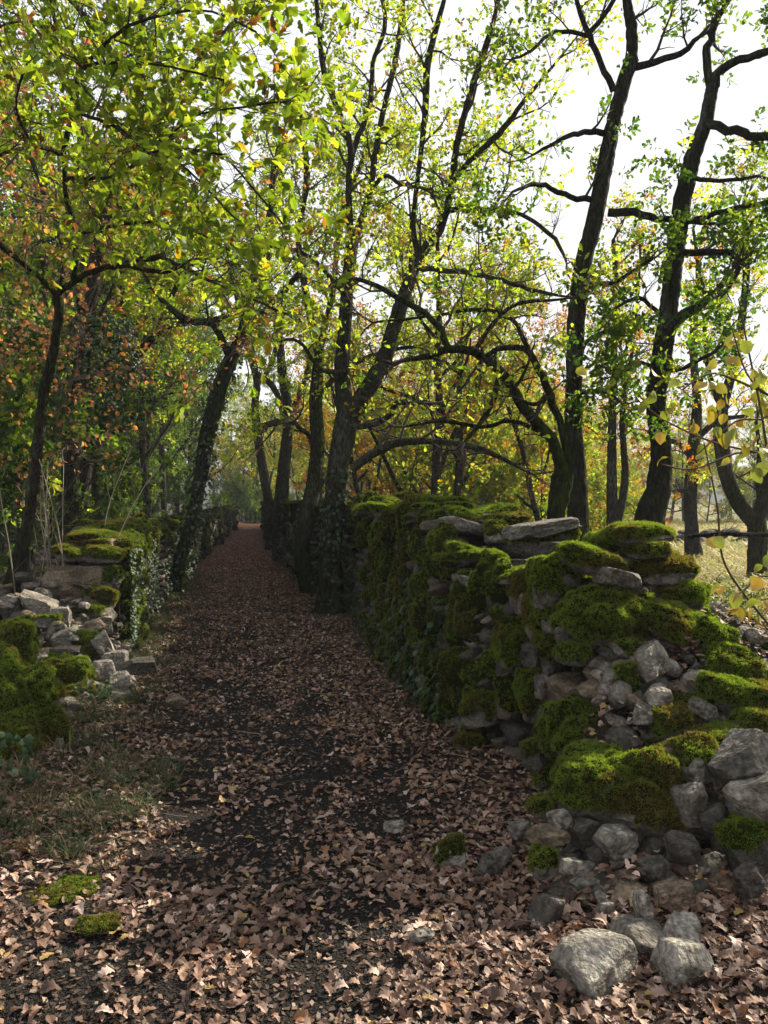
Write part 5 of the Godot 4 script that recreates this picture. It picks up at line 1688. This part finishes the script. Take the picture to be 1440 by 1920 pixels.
func build_litter() -> void:
	rng.seed = 909
	var shapes := []
	for k in 12: shapes.append(leaf_shape(rr(0.055, 0.085), rr(0.034, 0.050), 3, 8, rr(0.1, 0.45), rr(-0.85, 0.85), 800 + k))
	for k in 3: shapes.append(leaf_shape(rr(0.045, 0.065), rr(0.03, 0.042), 0, 5, 0.3, rr(-0.6, 0.6), 830 + k))
	var tones := [Color(0.216, 0.133, 0.097), Color(0.147, 0.085, 0.061), Color(0.328, 0.221, 0.168), Color(0.085, 0.048, 0.034), Color(0.218, 0.101, 0.047), Color(0.292, 0.196, 0.077), Color(0.446, 0.332, 0.276), Color(0.065, 0.039, 0.030)]
	var weight := [5, 5, 3, 3, 1.2, 0.7, 1.2, 2]
	var spots := []
	for k in 130000:
		var d := 1.6 + 55.0 * pow(rng.randf(), 2.2)
		var l := lut(LEFT, d)
		var r := lut(RIGHT, d)
		var u := rr(-0.25, 1.3)
		var x := lerpf(l, r, u)
		var edge := absf(u - 0.47)
		var n := noise.get_noise_2d(x * 150.0, d * 90.0)
		var dens := clampf(0.30 + 1.0 * sm(0.12, 0.5, edge) + 1.3 * n + 0.75 * sm(5.0, 11.0, d), 0.10, 1.0)
		# keep roughly the same number of leaves to the square metre
		var per := lerpf(1.0, 0.8, sm(2.0, 8.0, d))
		if rng.randf() > dens * per: continue
		var p := at_ground(x, d)
		if u > 1.0 and d < 4.6: p.y += maxf(0.0, heap_h(x, d) - 0.06)
		elif u > 1.02 and d < 46.0: continue
		spots.append([cam_t.origin.distance_to(p), p + Vector3(0, rr(0.004, 0.022), 0)])
	# leaves caught on the stones of the heap
	for k in 3600:
		var d := rr(2.4, 4.9)
		var x := rr(0.7, 2.6)
		var h := heap_h(x, d)
		if h < 0.03 or noise.get_noise_2d(x * 300.0, d * 300.0) < 0.08: continue
		var p := at_ground(x, d) + Vector3(0, h + rr(-0.02, 0.05), 0)
		spots.append([cam_t.origin.distance_to(p), p])
	spots.sort_custom(func(a, b): return a[0] < b[0])
	var mats := []
	for c in tones:
		var m: StandardMaterial3D = M.litter.duplicate()
		m.albedo_color = c.linear_to_srgb()
		mats.append(m)
	var meshes := shapes.map(func(a): return a.mesh())
	var acc := Acc.new()
	var made := 0
	var ground := get_node("ground")
	var bins := []
	for k in 15: bins.append([[], []])
	var bag := []
	for i in tones.size():
		for j in int(weight[i] * 10): bag.append(i)
	for s in spots:
		var k := rng.randi() % 15
		var c: int = bag[rng.randi() % bag.size()]
		var up := (Vector3.UP + rv() * (0.4 if rng.randf() < 0.2 else 0.13)).normalized()
		var y := Vector3(rr(-1, 1), 0, rr(-1, 1)).normalized()
		y = (y - up * y.dot(up)).normalized()
		var t := Transform3D(Basis(y.cross(up), y, up).scaled(Vector3.ONE * lerpf(0.42, 1.05, pow(rng.randf(), 0.9))), s[1])
		if made < 290 and seen(s[1]):
			made += 1
			part(ground, "fallen_leaf", meshes[k], mats[c]).transform = t
		else:
			bins[k][0].append(t)
			bins[k][1].append(tones[c] * rr(0.75, 1.25) * Color(1, 1, 1).lerp(Color(1.25, 0.88, 0.78), sm(8.0, 22.0, s[0])))
	var heap := thing("leaf_litter", "brown fallen oak leaves covering the lane", "leaves")
	heap.set_meta("kind", "stuff")
	for k in 15: scatter(heap, "leaves", meshes[k], M.litter, bins[k][0], bins[k][1])
	# crumbs of leaf and bark trodden into the earth
	var crumb := Acc.new()
	crumb.tri(Vector3(-0.5, 0, -0.3), Vector3(0.6, 0.1, -0.1), Vector3(0.1, 0.0, 0.5), Vector3.UP, Vector3.UP, Vector3.UP, Color.WHITE, Color.WHITE, Color.WHITE)
	crumb.tri(Vector3(-0.5, 0, -0.3), Vector3(0.1, 0.0, 0.5), Vector3(-0.6, 0.15, 0.3), Vector3.UP, Vector3.UP, Vector3.UP, Color.WHITE, Color.WHITE, Color.WHITE)
	for k in 45000:
		var d := 1.8 + 16.0 * pow(rng.randf(), 1.9)
		var x := lerpf(lut(LEFT, d), lut(RIGHT, d), rr(-0.05, 1.0))
		var s := rr(0.008, 0.024)
		acc.add(crumb, Transform3D(Basis.from_euler(Vector3(rr(-0.5, 0.5), rr(0, TAU), rr(-0.5, 0.5))).scaled(Vector3.ONE * s), at_ground(x, d) + Vector3(0, 0.005, 0)), pick([[Color(0.06, 0.04, 0.03), 6], [Color(0.14, 0.09, 0.065), 3], [Color(0.28, 0.2, 0.15), 1]]))
	part(heap, "leaf_crumbs", acc.mesh(), M.litter, "stuff")
	var sticks := Acc.new()
	for k in 170:
		var d := 2.0 + 9.0 * pow(rng.randf(), 1.5)
		var x := lerpf(lut(LEFT, d), lut(RIGHT, d), rr(0.0, 1.0))
		var p := at_ground(x, d) + Vector3(0, 0.02, 0)
		var dir := Vector3(rr(-1, 1), rr(-0.02, 0.10), rr(-1, 1)).normalized()
		var pts := [p]
		var rad := []
		for i in 4:
			dir = (dir + rv() * 0.18).normalized()
			pts.append(pts[-1] + Vector3(dir.x, absf(dir.y) * 0.2, dir.z) * rr(0.02, 0.07))
		for i in 5: rad.append(lerpf(0.003, 0.0012, i / 4.0))
		tube(sticks, pts, rad, 4, 0.0, pick([[Color(0.07, 0.05, 0.04), 4], [Color(0.22, 0.18, 0.14), 2]]))
	part(heap, "fallen_twigs", sticks.mesh(), M.twig, "stuff")
